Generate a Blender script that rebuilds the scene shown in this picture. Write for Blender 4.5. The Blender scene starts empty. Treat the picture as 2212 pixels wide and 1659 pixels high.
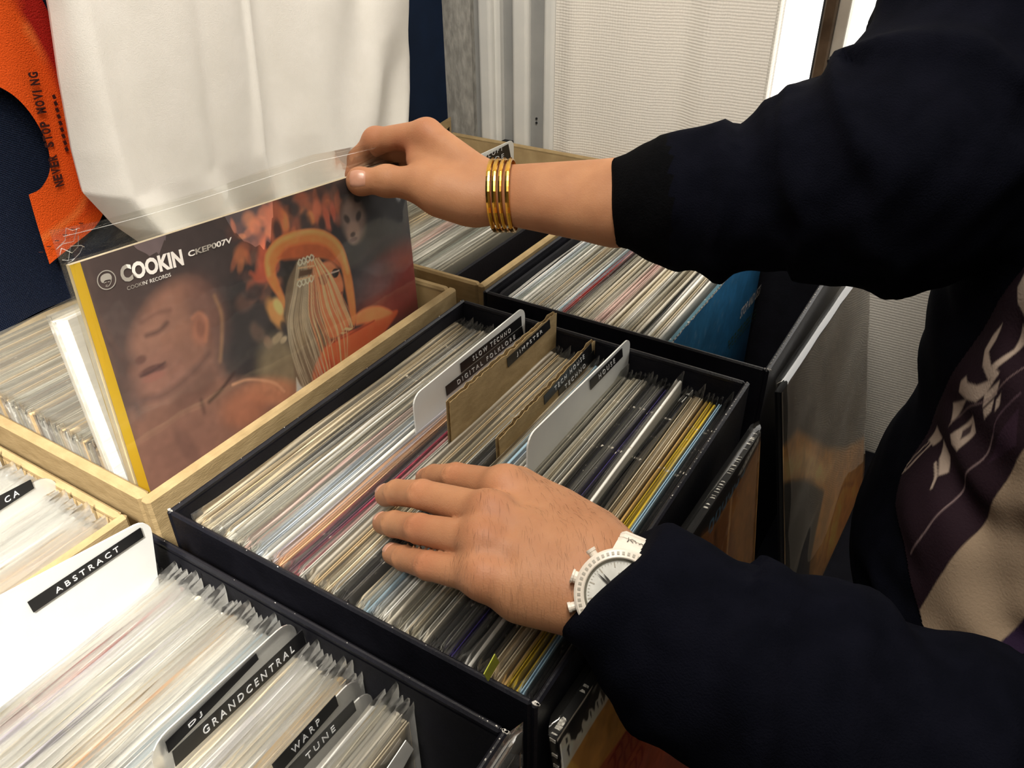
import bpy, math, random
import numpy as np
from mathutils import Vector, Matrix

# ------------------------------------------------------------------ camera, world, lights
SC = bpy.context.scene
COL = SC.collection
ZO = 1.10                       # height of the record-box rims above the floor; geometry below is laid out from the rim
CAMPOS = np.array([0.40277, -0.21498, 0.36243])
RIGHT = np.array([0.85292918, 0.52195123, -0.0088727])
DOWN = np.array([0.28458834, -0.47916502, -0.83030739])
FWD = np.array([-0.43763145, 0.70566833, -0.55723506])
FPX = 1740.0
cam_d = bpy.data.cameras.new('camera')
cam = bpy.data.objects.new('camera', cam_d)
COL.objects.link(cam)
m = Matrix.Identity(4)
for i in range(3):
    m[i][0] = RIGHT[i]; m[i][1] = -DOWN[i]; m[i][2] = -FWD[i]; m[i][3] = CAMPOS[i]
m[2][3] += ZO
cam.matrix_world = m
cam_d.sensor_width = 36.0
cam_d.lens = FPX / 2212.0 * 36.0
cam_d.clip_start = 0.01
SC.camera = cam

SC.view_settings.view_transform = 'Standard'
SC.view_settings.look = 'None'
SC.view_settings.exposure = 0.10
SC.view_settings.gamma = 1.0
SC.view_settings.use_curve_mapping = False
try:
    SC.cycles.transparent_max_bounces = 40
    SC.cycles.max_bounces = 8
except Exception:
    pass

world = bpy.data.worlds.new('world')
SC.world = world
world.use_nodes = True
world.node_tree.nodes['Background'].inputs[0].default_value = (1.0, 0.90, 0.76, 1)
world.node_tree.nodes['Background'].inputs[1].default_value = 0.10

def area_light(name, loc, target, size, energy, color):   # heights from the rims
    d = bpy.data.lights.new(name, 'AREA'); d.energy = energy; d.color = color
    d.shape = 'DISK'; d.size = size
    o = bpy.data.objects.new(name, d); COL.objects.link(o)
    o.location = (loc[0], loc[1], loc[2] + ZO)
    v = Vector(target) - Vector(loc)
    o.rotation_euler = v.to_track_quat('-Z', 'Y').to_euler()
    return o
# ceiling lamp over the near side of the record table, another one deeper in the room
area_light('ceiling_lamp', (0.42, -0.38, 1.34), (0.05, 0.15, 0.0), 0.60, 7.0, (1.0, 0.93, 0.82))
area_light('ceiling_lamp', (0.16, 0.08, 1.36), (-0.05, 0.60, 0.1), 0.50, 18.0, (1.0, 0.93, 0.82))
# narrow track spot pointed at the near left boxes
sd = bpy.data.lights.new('track_spot', 'SPOT'); sd.energy = 250; sd.color = (1.0, 0.95, 0.87); sd.spot_size = math.radians(33); sd.spot_blend = 1.0; sd.shadow_soft_size = 0.09
so = bpy.data.objects.new('track_spot', sd); COL.objects.link(so); so.location = (0.46, -0.72, 1.15+ZO)
so.rotation_euler = (Vector((-0.10, -0.20, 0.0))-Vector((0.46, -0.72, 1.15))).to_track_quat('-Z', 'Y').to_euler()

# ------------------------------------------------------------------ helpers
def at_depth(px, py, dep):
    """point of the scene seen at a photo pixel at a given distance along the view axis"""
    return CAMPOS + dep * (RIGHT * ((px - 1106.0) / FPX) + DOWN * ((py - 829.5) / FPX) + FWD)
def _ray(px, py):
    return RIGHT * ((px - 1106.0) / FPX) + DOWN * ((py - 829.5) / FPX) + FWD
def at_x(px, py, x):
    r = _ray(px, py); return CAMPOS + r * ((x - CAMPOS[0]) / r[0])
def at_y(px, py, y):
    r = _ray(px, py); return CAMPOS + r * ((y - CAMPOS[1]) / r[1])
def at_z(px, py, z):
    r = _ray(px, py); return CAMPOS + r * ((z - CAMPOS[2]) / r[2])
def unit(v):
    v = np.asarray(v, float); return v / np.linalg.norm(v)

def lin(r, g, b):
    def f(c):
        c /= 255.0
        return c / 12.92 if c <= 0.04045 else ((c + 0.055) / 1.055) ** 2.4
    return (f(r), f(g), f(b))

def wloc(o):
    p = np.zeros(3)
    while o is not None:
        p = p + np.array(o.location); o = o.parent
    return p

def mesh_of(name, verts, faces, mats=None, smooth=False, fmat=None):
    me = bpy.data.meshes.new(name)
    if isinstance(verts, np.ndarray): verts = verts.tolist()
    me.from_pydata([tuple(v) for v in verts], [], [tuple(f) for f in faces])
    if mats is not None:
        for mm in (mats if isinstance(mats, (list, tuple)) else [mats]): me.materials.append(mm)
    if fmat is not None:
        me.polygons.foreach_set('material_index', list(fmat))
    if smooth:
        me.polygons.foreach_set('use_smooth', [True] * len(me.polygons))
    me.update()
    return me

def link(name, me, parent=None, loc=(0, 0, 0)):
    o = bpy.data.objects.new(name, me); COL.objects.link(o)
    o.location = loc
    if parent is not None: o.parent = parent
    return o

def obj(name, verts, faces, mat, parent=None, smooth=False, fmat=None):
    """verts in scene coordinates; stored relative to the parent's base"""
    v = np.asarray(verts, float)
    if parent is not None: v = v - wloc(parent)
    return link(name, mesh_of(name, v, faces, mat, smooth, fmat), parent)

def tag(o, label=None, cat=None, group=None, kind=None):
    if label: o['label'] = label
    if cat: o['category'] = cat
    if group: o['group'] = group
    if kind: o['kind'] = kind
    return o

def thing(name, loc, label, cat, group=None):
    o = bpy.data.objects.new(name, None); COL.objects.link(o)
    o.empty_display_size = 0.02
    o.location = loc
    return tag(o, label, cat, group)

class MB:
    def __init__(s): s.v = []; s.f = []
    def add(s, v, f):
        n = len(s.v); s.v += [tuple(p) for p in v]; s.f += [tuple(i + n for i in q) for q in f]; return s
    def box(s, a, b, bev=0.0):
        x0, y0, z0 = a; x1, y1, z1 = b
        if bev <= 0:
            return s.add([(x0,y0,z0),(x1,y0,z0),(x1,y1,z0),(x0,y1,z0),(x0,y0,z1),(x1,y0,z1),(x1,y1,z1),(x0,y1,z1)],
                  [(3,2,1,0),(4,5,6,7),(0,1,5,4),(1,2,6,5),(2,3,7,6),(3,0,4,7)])
        # chamfered box: 24 verts
        c = [(x0,y0,z0),(x1,y0,z0),(x1,y1,z0),(x0,y1,z0),(x0,y0,z1),(x1,y0,z1),(x1,y1,z1),(x0,y1,z1)]
        ctr = ((x0+x1)/2,(y0+y1)/2,(z0+z1)/2)
        vs = []
        for p in c:
            sg = [1 if p[i] < ctr[i] else -1 for i in range(3)]
            for ax in range(3):
                q = [p[i] + (sg[i]*bev if i != ax else 0) for i in range(3)]
                vs.append(q)
        import itertools
        def V(k, ax): return 3*k+ax
        quads = [((0,3,2,1),2),((4,5,6,7),2),((0,1,5,4),1),((2,3,7,6),1),((1,2,6,5),0),((3,0,4,7),0)]
        fs = [[V(k,ax) for k in q] for q, ax in quads]
        edges = {}
        for q, ax in quads:
            for i in range(4):
                a_, b_ = q[i], q[(i+1)%4]
                edges.setdefault((min(a_,b_),max(a_,b_)),[]).append((a_,b_,ax))
        for e, l in edges.items():
            (a1,b1,x1_),(a2,b2,x2_) = l
            fs.append([V(b1,x1_),V(a1,x1_),V(a1,x2_),V(b1,x2_)])
        nb = {0:(1,3,4),1:(2,0,5),2:(3,1,6),3:(0,2,7),4:(5,0,7),5:(6,1,4),6:(7,2,5),7:(4,3,6)}
        for k in range(8):
            fs.append([V(k,0),V(k,1),V(k,2)] if k in (0,2,5,7) else [V(k,2),V(k,1),V(k,0)])
        return s.add(vs, fs)
    def tube(s, pts, rad, n=8, cap=True):
        pts = [np.asarray(p, float) for p in pts]
        if not hasattr(rad, '__len__'): rad = [rad]*len(pts)
        rings = []; up = np.array([0.3,0.2,1.0])
        for i, p in enumerate(pts):
            d = unit(pts[min(i+1,len(pts)-1)] - pts[max(i-1,0)])
            u = np.cross(d, up)
            if np.linalg.norm(u) < 1e-3: u = np.cross(d, [1,0,0])
            u = unit(u); w = np.cross(d, u)
            rings.append([p + rad[i]*(u*math.cos(2*math.pi*k/n)+w*math.sin(2*math.pi*k/n)) for k in range(n)])
        v = [q for r in rings for q in r]; f = []
        for i in range(len(pts)-1):
            for k in range(n):
                f.append((i*n+k, (i+1)*n+k, (i+1)*n+(k+1)%n, i*n+(k+1)%n))
        if cap:
            f.append(tuple(range(n))); f.append(tuple(reversed(range((len(pts)-1)*n, len(pts)*n))))
        return s.add(v, f)
    def prism(s, poly, thick_vec):
        """poly: ordered 3-D points, extruded by thick_vec"""
        n = len(poly); t = np.asarray(thick_vec, float)
        v = [np.asarray(p, float) for p in poly] + [np.asarray(p, float) + t for p in poly]
        f = [tuple(reversed(range(n))), tuple(range(n, 2*n))]
        for i in range(n): f.append((i, (i+1) % n, n+(i+1) % n, n+i))
        return s.add(v, f)
    def build(s, name, mat, parent=None, smooth=False):
        return obj(name, s.v, s.f, mat, parent, smooth)

def grid_faces(nu, nv, wrap_u=False):
    f = []
    for j in range(nv-1):
        for i in range(nu-1 if not wrap_u else nu):
            a = j*nu+i; b = j*nu+(i+1) % nu
            f.append((a, b, b+nu, a+nu))
    return f

# ------------------------------------------------------------------ materials
def new_mat(name):
    mt = bpy.data.materials.new(name); mt.use_nodes = True
    nt = mt.node_tree; b = nt.nodes['Principled BSDF']
    return mt, nt, b
def noise_mat(name, c1, c2, scale=40, rough=0.6, bump=0.0, bscale=None, stretch=(1,1,1), spec=0.3, detail=4, ramp=(0.35,0.7), sheen=0, metal=0, coat=0, sss=0, objrand=0):
    mt, nt, b = new_mat(name)
    tc = nt.nodes.new('ShaderNodeTexCoord'); mp = nt.nodes.new('ShaderNodeMapping')
    mp.inputs['Scale'].default_value = stretch
    nt.links.new(tc.outputs['Object'], mp.inputs[0])
    n = nt.nodes.new('ShaderNodeTexNoise'); n.inputs['Scale'].default_value = scale; n.inputs['Detail'].default_value = detail
    nt.links.new(mp.outputs[0], n.inputs['Vector'])
    r = nt.nodes.new('ShaderNodeValToRGB')
    r.color_ramp.elements[0].position = ramp[0]; r.color_ramp.elements[1].position = ramp[1]
    r.color_ramp.elements[0].color = (*c1, 1); r.color_ramp.elements[1].color = (*c2, 1)
    nt.links.new(n.outputs[0], r.inputs[0])
    out = r.outputs[0]
    if objrand:
        oi = nt.nodes.new('ShaderNodeObjectInfo'); hs = nt.nodes.new('ShaderNodeHueSaturation')
        mr = nt.nodes.new('ShaderNodeMapRange'); mr.inputs['To Min'].default_value = 1-objrand; mr.inputs['To Max'].default_value = 1+objrand*0.5
        nt.links.new(oi.outputs['Random'], mr.inputs['Value']); nt.links.new(mr.outputs[0], hs.inputs['Value'])
        nt.links.new(out, hs.inputs['Color']); out = hs.outputs[0]
    nt.links.new(out, b.inputs['Base Color'])
    b.inputs['Roughness'].default_value = rough
    b.inputs['Specular IOR Level'].default_value = spec
    b.inputs['Metallic'].default_value = metal
    if coat: b.inputs['Coat Weight'].default_value = coat; b.inputs['Coat Roughness'].default_value = 0.12
    if sheen: b.inputs['Sheen Weight'].default_value = sheen
    if sss:
        b.inputs['Subsurface Weight'].default_value = sss
        b.inputs['Subsurface Radius'].default_value = (0.006, 0.0025, 0.0012); b.inputs['Subsurface Scale'].default_value = 1.0
    if bump:
        n2 = nt.nodes.new('ShaderNodeTexNoise'); n2.inputs['Scale'].default_value = bscale or scale*4; n2.inputs['Detail'].default_value = 3
        nt.links.new(mp.outputs[0], n2.inputs['Vector'])
        bp = nt.nodes.new('ShaderNodeBump'); bp.inputs['Strength'].default_value = bump; bp.inputs['Distance'].default_value = 0.001
        nt.links.new(n2.outputs[0], bp.inputs['Height']); nt.links.new(bp.outputs[0], b.inputs['Normal'])
    return mt
def plain(name, c, rough=0.5, spec=0.4, metal=0, coat=0):
    return noise_mat(name, c, tuple(min(1, x*1.12+0.002) for x in c), 90, rough, 0, spec=spec, metal=metal, coat=coat)

def vcol_mat(name, rough=0.5, spec=0.4, coat=0, bump=0, bscale=400, stretch=(1,1,1)):
    mt, nt, b = new_mat(name)
    a = nt.nodes.new('ShaderNodeVertexColor'); a.layer_name = 'print'
    nt.links.new(a.outputs[0], b.inputs['Base Color'])
    b.inputs['Roughness'].default_value = rough; b.inputs['Specular IOR Level'].default_value = spec
    if coat: b.inputs['Coat Weight'].default_value = coat; b.inputs['Coat Roughness'].default_value = 0.08
    if bump:
        tc = nt.nodes.new('ShaderNodeTexCoord'); mp = nt.nodes.new('ShaderNodeMapping'); mp.inputs['Scale'].default_value = stretch
        nt.links.new(tc.outputs['Object'], mp.inputs[0])
        n2 = nt.nodes.new('ShaderNodeTexNoise'); n2.inputs['Scale'].default_value = bscale; n2.inputs['Detail'].default_value = 2
        nt.links.new(mp.outputs[0], n2.inputs['Vector'])
        bp = nt.nodes.new('ShaderNodeBump'); bp.inputs['Strength'].default_value = bump; bp.inputs['Distance'].default_value = 0.001
        nt.links.new(n2.outputs[0], bp.inputs['Height']); nt.links.new(bp.outputs[0], b.inputs['Normal'])
    return mt

def weave_mat(name, c, rough, scale, bump, c2=None):
    """woven / mesh surface: crossed fine ribs as relief"""
    mt, nt, b = new_mat(name)
    tc = nt.nodes.new('ShaderNodeTexCoord')
    n = nt.nodes.new('ShaderNodeTexNoise'); n.inputs['Scale'].default_value = 6; n.inputs['Detail'].default_value = 3
    nt.links.new(tc.outputs['Object'], n.inputs['Vector'])
    mx = nt.nodes.new('ShaderNodeMixRGB'); mx.inputs[1].default_value = (*c, 1); mx.inputs[2].default_value = (*(c2 or tuple(x*0.9 for x in c)), 1)
    nt.links.new(n.outputs[0], mx.inputs[0]); nt.links.new(mx.outputs[0], b.inputs['Base Color'])
    b.inputs['Roughness'].default_value = rough; b.inputs['Specular IOR Level'].default_value = 0.25
    sep = nt.nodes.new('ShaderNodeSeparateXYZ'); nt.links.new(tc.outputs['Object'], sep.inputs[0])
    nz = nt.nodes.new('ShaderNodeTexNoise'); nz.inputs['Scale'].default_value = scale*0.25; nz.inputs['Detail'].default_value = 2
    nt.links.new(tc.outputs['Object'], nz.inputs['Vector'])
    outs = []
    add = nt.nodes.new('ShaderNodeMath'); add.operation = 'ADD'
    nt.links.new(sep.outputs[0], add.inputs[0]); nt.links.new(sep.outputs[1], add.inputs[1])
    for src in (add.outputs[0], sep.outputs[2]):
        mu = nt.nodes.new('ShaderNodeMath'); mu.operation = 'MULTIPLY_ADD'; mu.inputs[1].default_value = scale*6.283
        nt.links.new(src, mu.inputs[0])
        mm = nt.nodes.new('ShaderNodeMath'); mm.operation = 'MULTIPLY'; mm.inputs[1].default_value = 3.0
        nt.links.new(nz.outputs[0], mm.inputs[0]); nt.links.new(mm.outputs[0], mu.inputs[2])
        si = nt.nodes.new('ShaderNodeMath'); si.operation = 'SINE'; nt.links.new(mu.outputs[0], si.inputs[0]); outs.append(si.outputs[0])
    mxx = nt.nodes.new('ShaderNodeMath'); mxx.operation = 'ADD'
    nt.links.new(outs[0], mxx.inputs[0]); nt.links.new(outs[1], mxx.inputs[1])
    bp = nt.nodes.new('ShaderNodeBump'); bp.inputs['Strength'].default_value = bump; bp.inputs['Distance'].default_value = 0.0006
    nt.links.new(mxx.outputs[0], bp.inputs['Height']); nt.links.new(bp.outputs[0], b.inputs['Normal'])
    return mt

def film_mat(name, milk=0.06, gloss=0.16, rough=0.10, bump=0.6, bscale=55, stretch=(1,1,1), tint=(0.97,0.97,0.95)):
    """thin clear polypropylene sleeve"""
    mt, nt, b = new_mat(name)
    nt.nodes.remove(b); out = nt.nodes['Material Output']
    tr = nt.nodes.new('ShaderNodeBsdfTransparent'); tr.inputs[0].default_value = (*tint, 1)
    gl = nt.nodes.new('ShaderNodeBsdfGlossy'); gl.inputs['Roughness'].default_value = rough; gl.inputs[0].default_value = (1,1,1,1)
    df = nt.nodes.new('ShaderNodeBsdfDiffuse'); df.inputs[0].default_value = (0.85,0.84,0.80,1)
    tc = nt.nodes.new('ShaderNodeTexCoord'); mp = nt.nodes.new('ShaderNodeMapping'); mp.inputs['Scale'].default_value = stretch
    nt.links.new(tc.outputs['Object'], mp.inputs[0])
    n = nt.nodes.new('ShaderNodeTexNoise'); n.inputs['Scale'].default_value = bscale; n.inputs['Detail'].default_value = 2
    nt.links.new(mp.outputs[0], n.inputs['Vector'])
    bp = nt.nodes.new('ShaderNodeBump'); bp.inputs['Strength'].default_value = bump; bp.inputs['Distance'].default_value = 0.004
    nt.links.new(n.outputs[0], bp.inputs['Height'])
    nt.links.new(bp.outputs[0], gl.inputs['Normal'])
    lw = nt.nodes.new('ShaderNodeLayerWeight'); lw.inputs['Blend'].default_value = 0.25
    nt.links.new(bp.outputs[0], lw.inputs['Normal'])
    ma = nt.nodes.new('ShaderNodeMath'); ma.operation = 'MULTIPLY_ADD'; ma.inputs[1].default_value = 0.6; ma.inputs[2].default_value = gloss*0.4; ma.use_clamp = True
    nt.links.new(lw.outputs['Fresnel'], ma.inputs[0])
    m1 = nt.nodes.new('ShaderNodeMixShader'); m1.inputs[0].default_value = milk
    nt.links.new(tr.outputs[0], m1.inputs[1]); nt.links.new(df.outputs[0], m1.inputs[2])
    m2 = nt.nodes.new('ShaderNodeMixShader')
    nt.links.new(ma.outputs[0], m2.inputs[0]); nt.links.new(m1.outputs[0], m2.inputs[1]); nt.links.new(gl.outputs[0], m2.inputs[2])
    nt.links.new(m2.outputs[0], out.inputs[0])
    return mt

def emit_mat(name, c, s):
    mt, nt, b = new_mat(name)
    b.inputs['Base Color'].default_value = (*c, 1); b.inputs['Emission Color'].default_value = (*c, 1)
    b.inputs['Emission Strength'].default_value = s; b.inputs['Roughness'].default_value = 0.4
    return mt

M = {}
M['kraft'] = noise_mat('kraft_board', lin(154,132,94), lin(173,150,110), 60, 0.75, 0.25, 300, (1,1,3), spec=0.2)
M['kraft_in'] = noise_mat('kraft_board_inside', lin(176,150,108), lin(196,170,126), 40, 0.8, 0.2, 250, spec=0.15)
M['kraft_edge'] = noise_mat('cut_board_edge', lin(150,118,70), lin(205,175,122), 220, 0.85, 0.8, 500, spec=0.1)
M['black_board'] = noise_mat('black_coated_board', lin(16,16,22), lin(26,26,33), 30, 0.42, 0.25, 500, spec=0.4)
M['black_in'] = noise_mat('black_board_inside', lin(14,14,20), lin(21,21,29), 30, 0.62, 0.2, 400, spec=0.25)
M['scuff'] = noise_mat('worn_white_board', lin(150,146,140), lin(235,232,226), 700, 0.8, 0.5, 900, spec=0.2)
M['film'] = film_mat('clear_record_sleeve', 0.07, 0.16, 0.20, 0.6, 60, (1,0.10,1))
M['film_gloss'] = film_mat('glossy_record_sleeve', 0.22, 0.75, 0.22, 2.0, 50, (1,0.14,1))
M['film_tight'] = film_mat('tight_clear_sleeve', 0.010, 0.09, 0.07, 0.30, 22)
M['white_card'] = noise_mat('white_plastic_card', lin(224,226,224), lin(236,237,233), 20, 0.32, 0, spec=0.5)
M['frost_card'] = film_mat('frosted_plastic_card', 0.50, 0.3, 0.25, 0.1, 30)
M['tape'] = noise_mat('black_embossing_tape', lin(17,17,19), lin(25,25,27), 60, 0.34, 0, spec=0.5)
M['emboss'] = noise_mat('embossed_white_letters', lin(205,206,206), lin(235,236,236), 500, 0.5, 0)
M['ink_white'] = noise_mat('white_print', lin(228,222,214), lin(236,230,222), 60, 0.45, 0)
M['ink_dark'] = noise_mat('dark_print', lin(52,20,18), lin(64,26,20), 80, 0.6, 0)
M['wall_white'] = weave_mat('woven_white_wallpaper', lin(236,230,220), 0.75, 275, 0.24, lin(242,238,230))
M['navy_wall'] = noise_mat('navy_painted_wall', lin(14,34,62), lin(17,39,70), 25, 0.65, 0.15, 300, spec=0.25)
M['grey_wall'] = noise_mat('grey_textured_plaster', lin(150,148,142), lin(186,183,176), 140, 0.8, 0.9, 180, (1,1,0.4))
M['white_frame'] = noise_mat('white_painted_metal', lin(226,226,222), lin(234,233,228), 20, 0.38, 0, spec=0.5)
M['grey_frame'] = noise_mat('grey_painted_metal', lin(150,151,150), lin(162,162,160), 20, 0.45, 0, spec=0.4)
M['dark_gap'] = plain('black_rubber_seal', lin(24,24,26), 0.7)
M['bronze'] = noise_mat('bronze_window_metal', lin(74,60,46), lin(110,92,74), 30, 0.35, 0, spec=0.5, metal=0.6)
M['alu'] = noise_mat('silver_window_metal', lin(176,168,156), lin(196,190,178), 30, 0.35, 0, spec=0.5, metal=0.4)
M['daylit_glass'] = emit_mat('daylit_frosted_glass', (1.0, 0.975, 0.93), 1.6)
M['ceiling'] = noise_mat('white_ceiling', lin(225,218,205), lin(232,226,214), 15, 0.9, 0)
M['floor'] = noise_mat('dark_floor_boards', lin(62,50,42), lin(84,68,56), 8, 0.5, 0.1, 60, (1,6,1))
M['table'] = noise_mat('black_table_cloth', lin(17,18,26), lin(24,25,34), 50, 0.85, 0.4, 700, spec=0.15)
M['table_leg'] = plain('black_steel', lin(28,28,30), 0.4, metal=0.7)
M['tshirt'] = noise_mat('white_cotton_jersey', lin(234,231,224), lin(240,237,231), 30, 0.9, 0.25, 900, spec=0.15, sheen=0.2)
M['navy_knit'] = noise_mat('navy_black_sweatshirt_fleece', (.0026,.0030,.0060), (.0040,.0044,.0086), 60, 0.95, 0.5, 900, spec=0.04)
M['rib_knit'] = noise_mat('ribbed_black_cuff', (.0020,.0021,.0026), (.0030,.0031,.0038), 300, 0.95, 0.6, 700, (1,1,1), spec=0.04)
M['trouser'] = noise_mat('dark_trouser_cloth', lin(12,14,20), lin(18,20,28), 60, 0.9, 0.3, 700, spec=0.1)
M['shoe'] = plain('dark_shoe_leather', lin(30,28,28), 0.5)
M['hair'] = noise_mat('dark_hair', lin(20,16,14), lin(44,34,28), 200, 0.5, 0.4, 400, (1,1,0.2))
M['arm_hair'] = plain('fine_dark_hair', lin(84,56,38), 0.6)
M['nail'] = noise_mat('finger_nail', lin(186,134,110), lin(200,150,126), 60, 0.28, 0, spec=0.5)
M['gold'] = noise_mat('polished_gold', lin(214,160,60), lin(232,184,92), 60, 0.2, 0, metal=1.0)
M['watch_white'] = noise_mat('white_ceramic', lin(226,216,202), lin(236,228,216), 30, 0.25, 0, spec=0.55)
M['watch_dial'] = noise_mat('pearl_dial', lin(206,206,200), lin(228,228,222), 160, 0.3, 0, spec=0.5)
M['watch_mark'] = plain('grey_watch_print', lin(168,162,150), 0.5)
M['watch_ring'] = noise_mat('silver_grey_ring', lin(150,146,132), lin(170,166,150), 40, 0.25, 0, metal=0.5)
M['watch_ink'] = plain('dark_watch_print', lin(96,92,86), 0.5)
M['steel_dark'] = plain('dark_steel_hands', lin(46,44,42), 0.4)
M['metal_rail'] = plain('chrome_rail', lin(190,190,190), 0.2, metal=1)
M['wood'] = noise_mat('pale_wood', lin(180,140,95), lin(200,160,112), 20, 0.5, 0.1, 100, (1,8,1))

def skin_mat():
    mt, nt, b = new_mat('skin')
    tc = nt.nodes.new('ShaderNodeTexCoord')
    n = nt.nodes.new('ShaderNodeTexNoise'); n.inputs['Scale'].default_value = 28; n.inputs['Detail'].default_value = 4
    nt.links.new(tc.outputs['Object'], n.inputs['Vector'])
    r = nt.nodes.new('ShaderNodeValToRGB')
    r.color_ramp.elements[0].position = 0.3; r.color_ramp.elements[1].position = 0.72
    r.color_ramp.elements[0].color = (*lin(166,115,82), 1); r.color_ramp.elements[1].color = (*lin(186,135,98), 1)
    nt.links.new(n.outputs[0], r.inputs[0])
    # reddish knuckles, knuckle creases: weights stored on the mesh
    a = nt.nodes.new('ShaderNodeAttribute'); a.attribute_name = 'flush'
    mx = nt.nodes.new('ShaderNodeMixRGB'); mx.inputs[2].default_value = (*lin(164,86,62), 1)
    nt.links.new(a.outputs['Fac'], mx.inputs[0]); nt.links.new(r.outputs[0], mx.inputs[1])
    nt.links.new(mx.outputs[0], b.inputs['Base Color'])
    b.inputs['Roughness'].default_value = 0.56; b.inputs['Specular IOR Level'].default_value = 0.35
    b.inputs['Subsurface Weight'].default_value = 0.18
    b.inputs['Subsurface Radius'].default_value = (0.006, 0.0025, 0.0012); b.inputs['Subsurface Scale'].default_value = 0.6
    v = nt.nodes.new('ShaderNodeTexVoronoi'); v.inputs['Scale'].default_value = 900
    nt.links.new(tc.outputs['Object'], v.inputs['Vector'])
    n3 = nt.nodes.new('ShaderNodeTexNoise'); n3.inputs['Scale'].default_value = 180; n3.inputs['Detail'].default_value = 4
    nt.links.new(tc.outputs['Object'], n3.inputs['Vector'])
    ad = nt.nodes.new('ShaderNodeMath'); ad.operation = 'MULTIPLY_ADD'; ad.inputs[1].default_value = 0.4
    nt.links.new(v.outputs['Distance'], ad.inputs[0]); nt.links.new(n3.outputs[0], ad.inputs[2])
    bp = nt.nodes.new('ShaderNodeBump'); bp.inputs['Strength'].default_value = 0.35; bp.inputs['Distance'].default_value = 0.0006
    nt.links.new(ad.outputs[0], bp.inputs['Height']); nt.links.new(bp.outputs[0], b.inputs['Normal'])
    return mt
M['skin'] = skin_mat()

# ------------------------------------------------------------------ lettering
_text_cache = {}
def text_mesh(s, bold=0.0):
    key = (s, bold)
    if key in _text_cache: return _text_cache[key]
    cu = bpy.data.curves.new('lettering', 'FONT'); cu.body = s; cu.size = 1.0; cu.offset = bold; cu.resolution_u = 3
    o = bpy.data.objects.new('lettering_tmp', cu); COL.objects.link(o)
    bpy.context.view_layer.update()
    dg = bpy.context.evaluated_depsgraph_get()
    me = o.evaluated_get(dg).to_mesh()
    v = np.array([p.co[:] for p in me.vertices]); f = [tuple(p.vertices) for p in me.polygons]
    o.evaluated_get(dg).to_mesh_clear()
    bpy.data.objects.remove(o); bpy.data.curves.remove(cu)
    v[:, 0] -= v[:, 0].min(); w = v[:, 0].max()
    y0, y1 = v[:, 1].min(), v[:, 1].max()
    v[:, 0] /= w; v[:, 1] = (v[:, 1]-y0)/(y1-y0)
    _text_cache[key] = (v, f); return v, f
def spaced(s, n=1): return (' ' * n).join(s)
def place_text(s, P0, Rv, Uv, mat, parent, name='lettering', bold=0.0, lift=0.0004, thick=0.0):
    """letters spanning Rv (whole width) and Uv (cap height) from P0"""
    v, f = text_mesh(s, bold)
    P0 = np.asarray(P0, float); Rv = np.asarray(Rv, float); Uv = np.asarray(Uv, float)
    n = unit(np.cross(Rv, Uv))
    P = P0 + v[:, :1]*Rv + v[:, 1:2]*Uv + n*lift
    if thick:
        k = len(P); P2 = np.vstack([P, P + n*thick])
        f2 = [tuple(i+k for i in q) for q in f]
        ec = {}
        for q in f:
            for i in range(len(q)):
                a_, b_ = q[i], q[(i+1) % len(q)]
                ec[(a_, b_)] = 1
        for (a_, b_) in list(ec):
            if (b_, a_) not in ec: f2.append((a_, b_, b_+k, a_+k))
        return obj(name, P2, f2, mat, parent)
    return obj(name, P, f, mat, parent)

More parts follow.
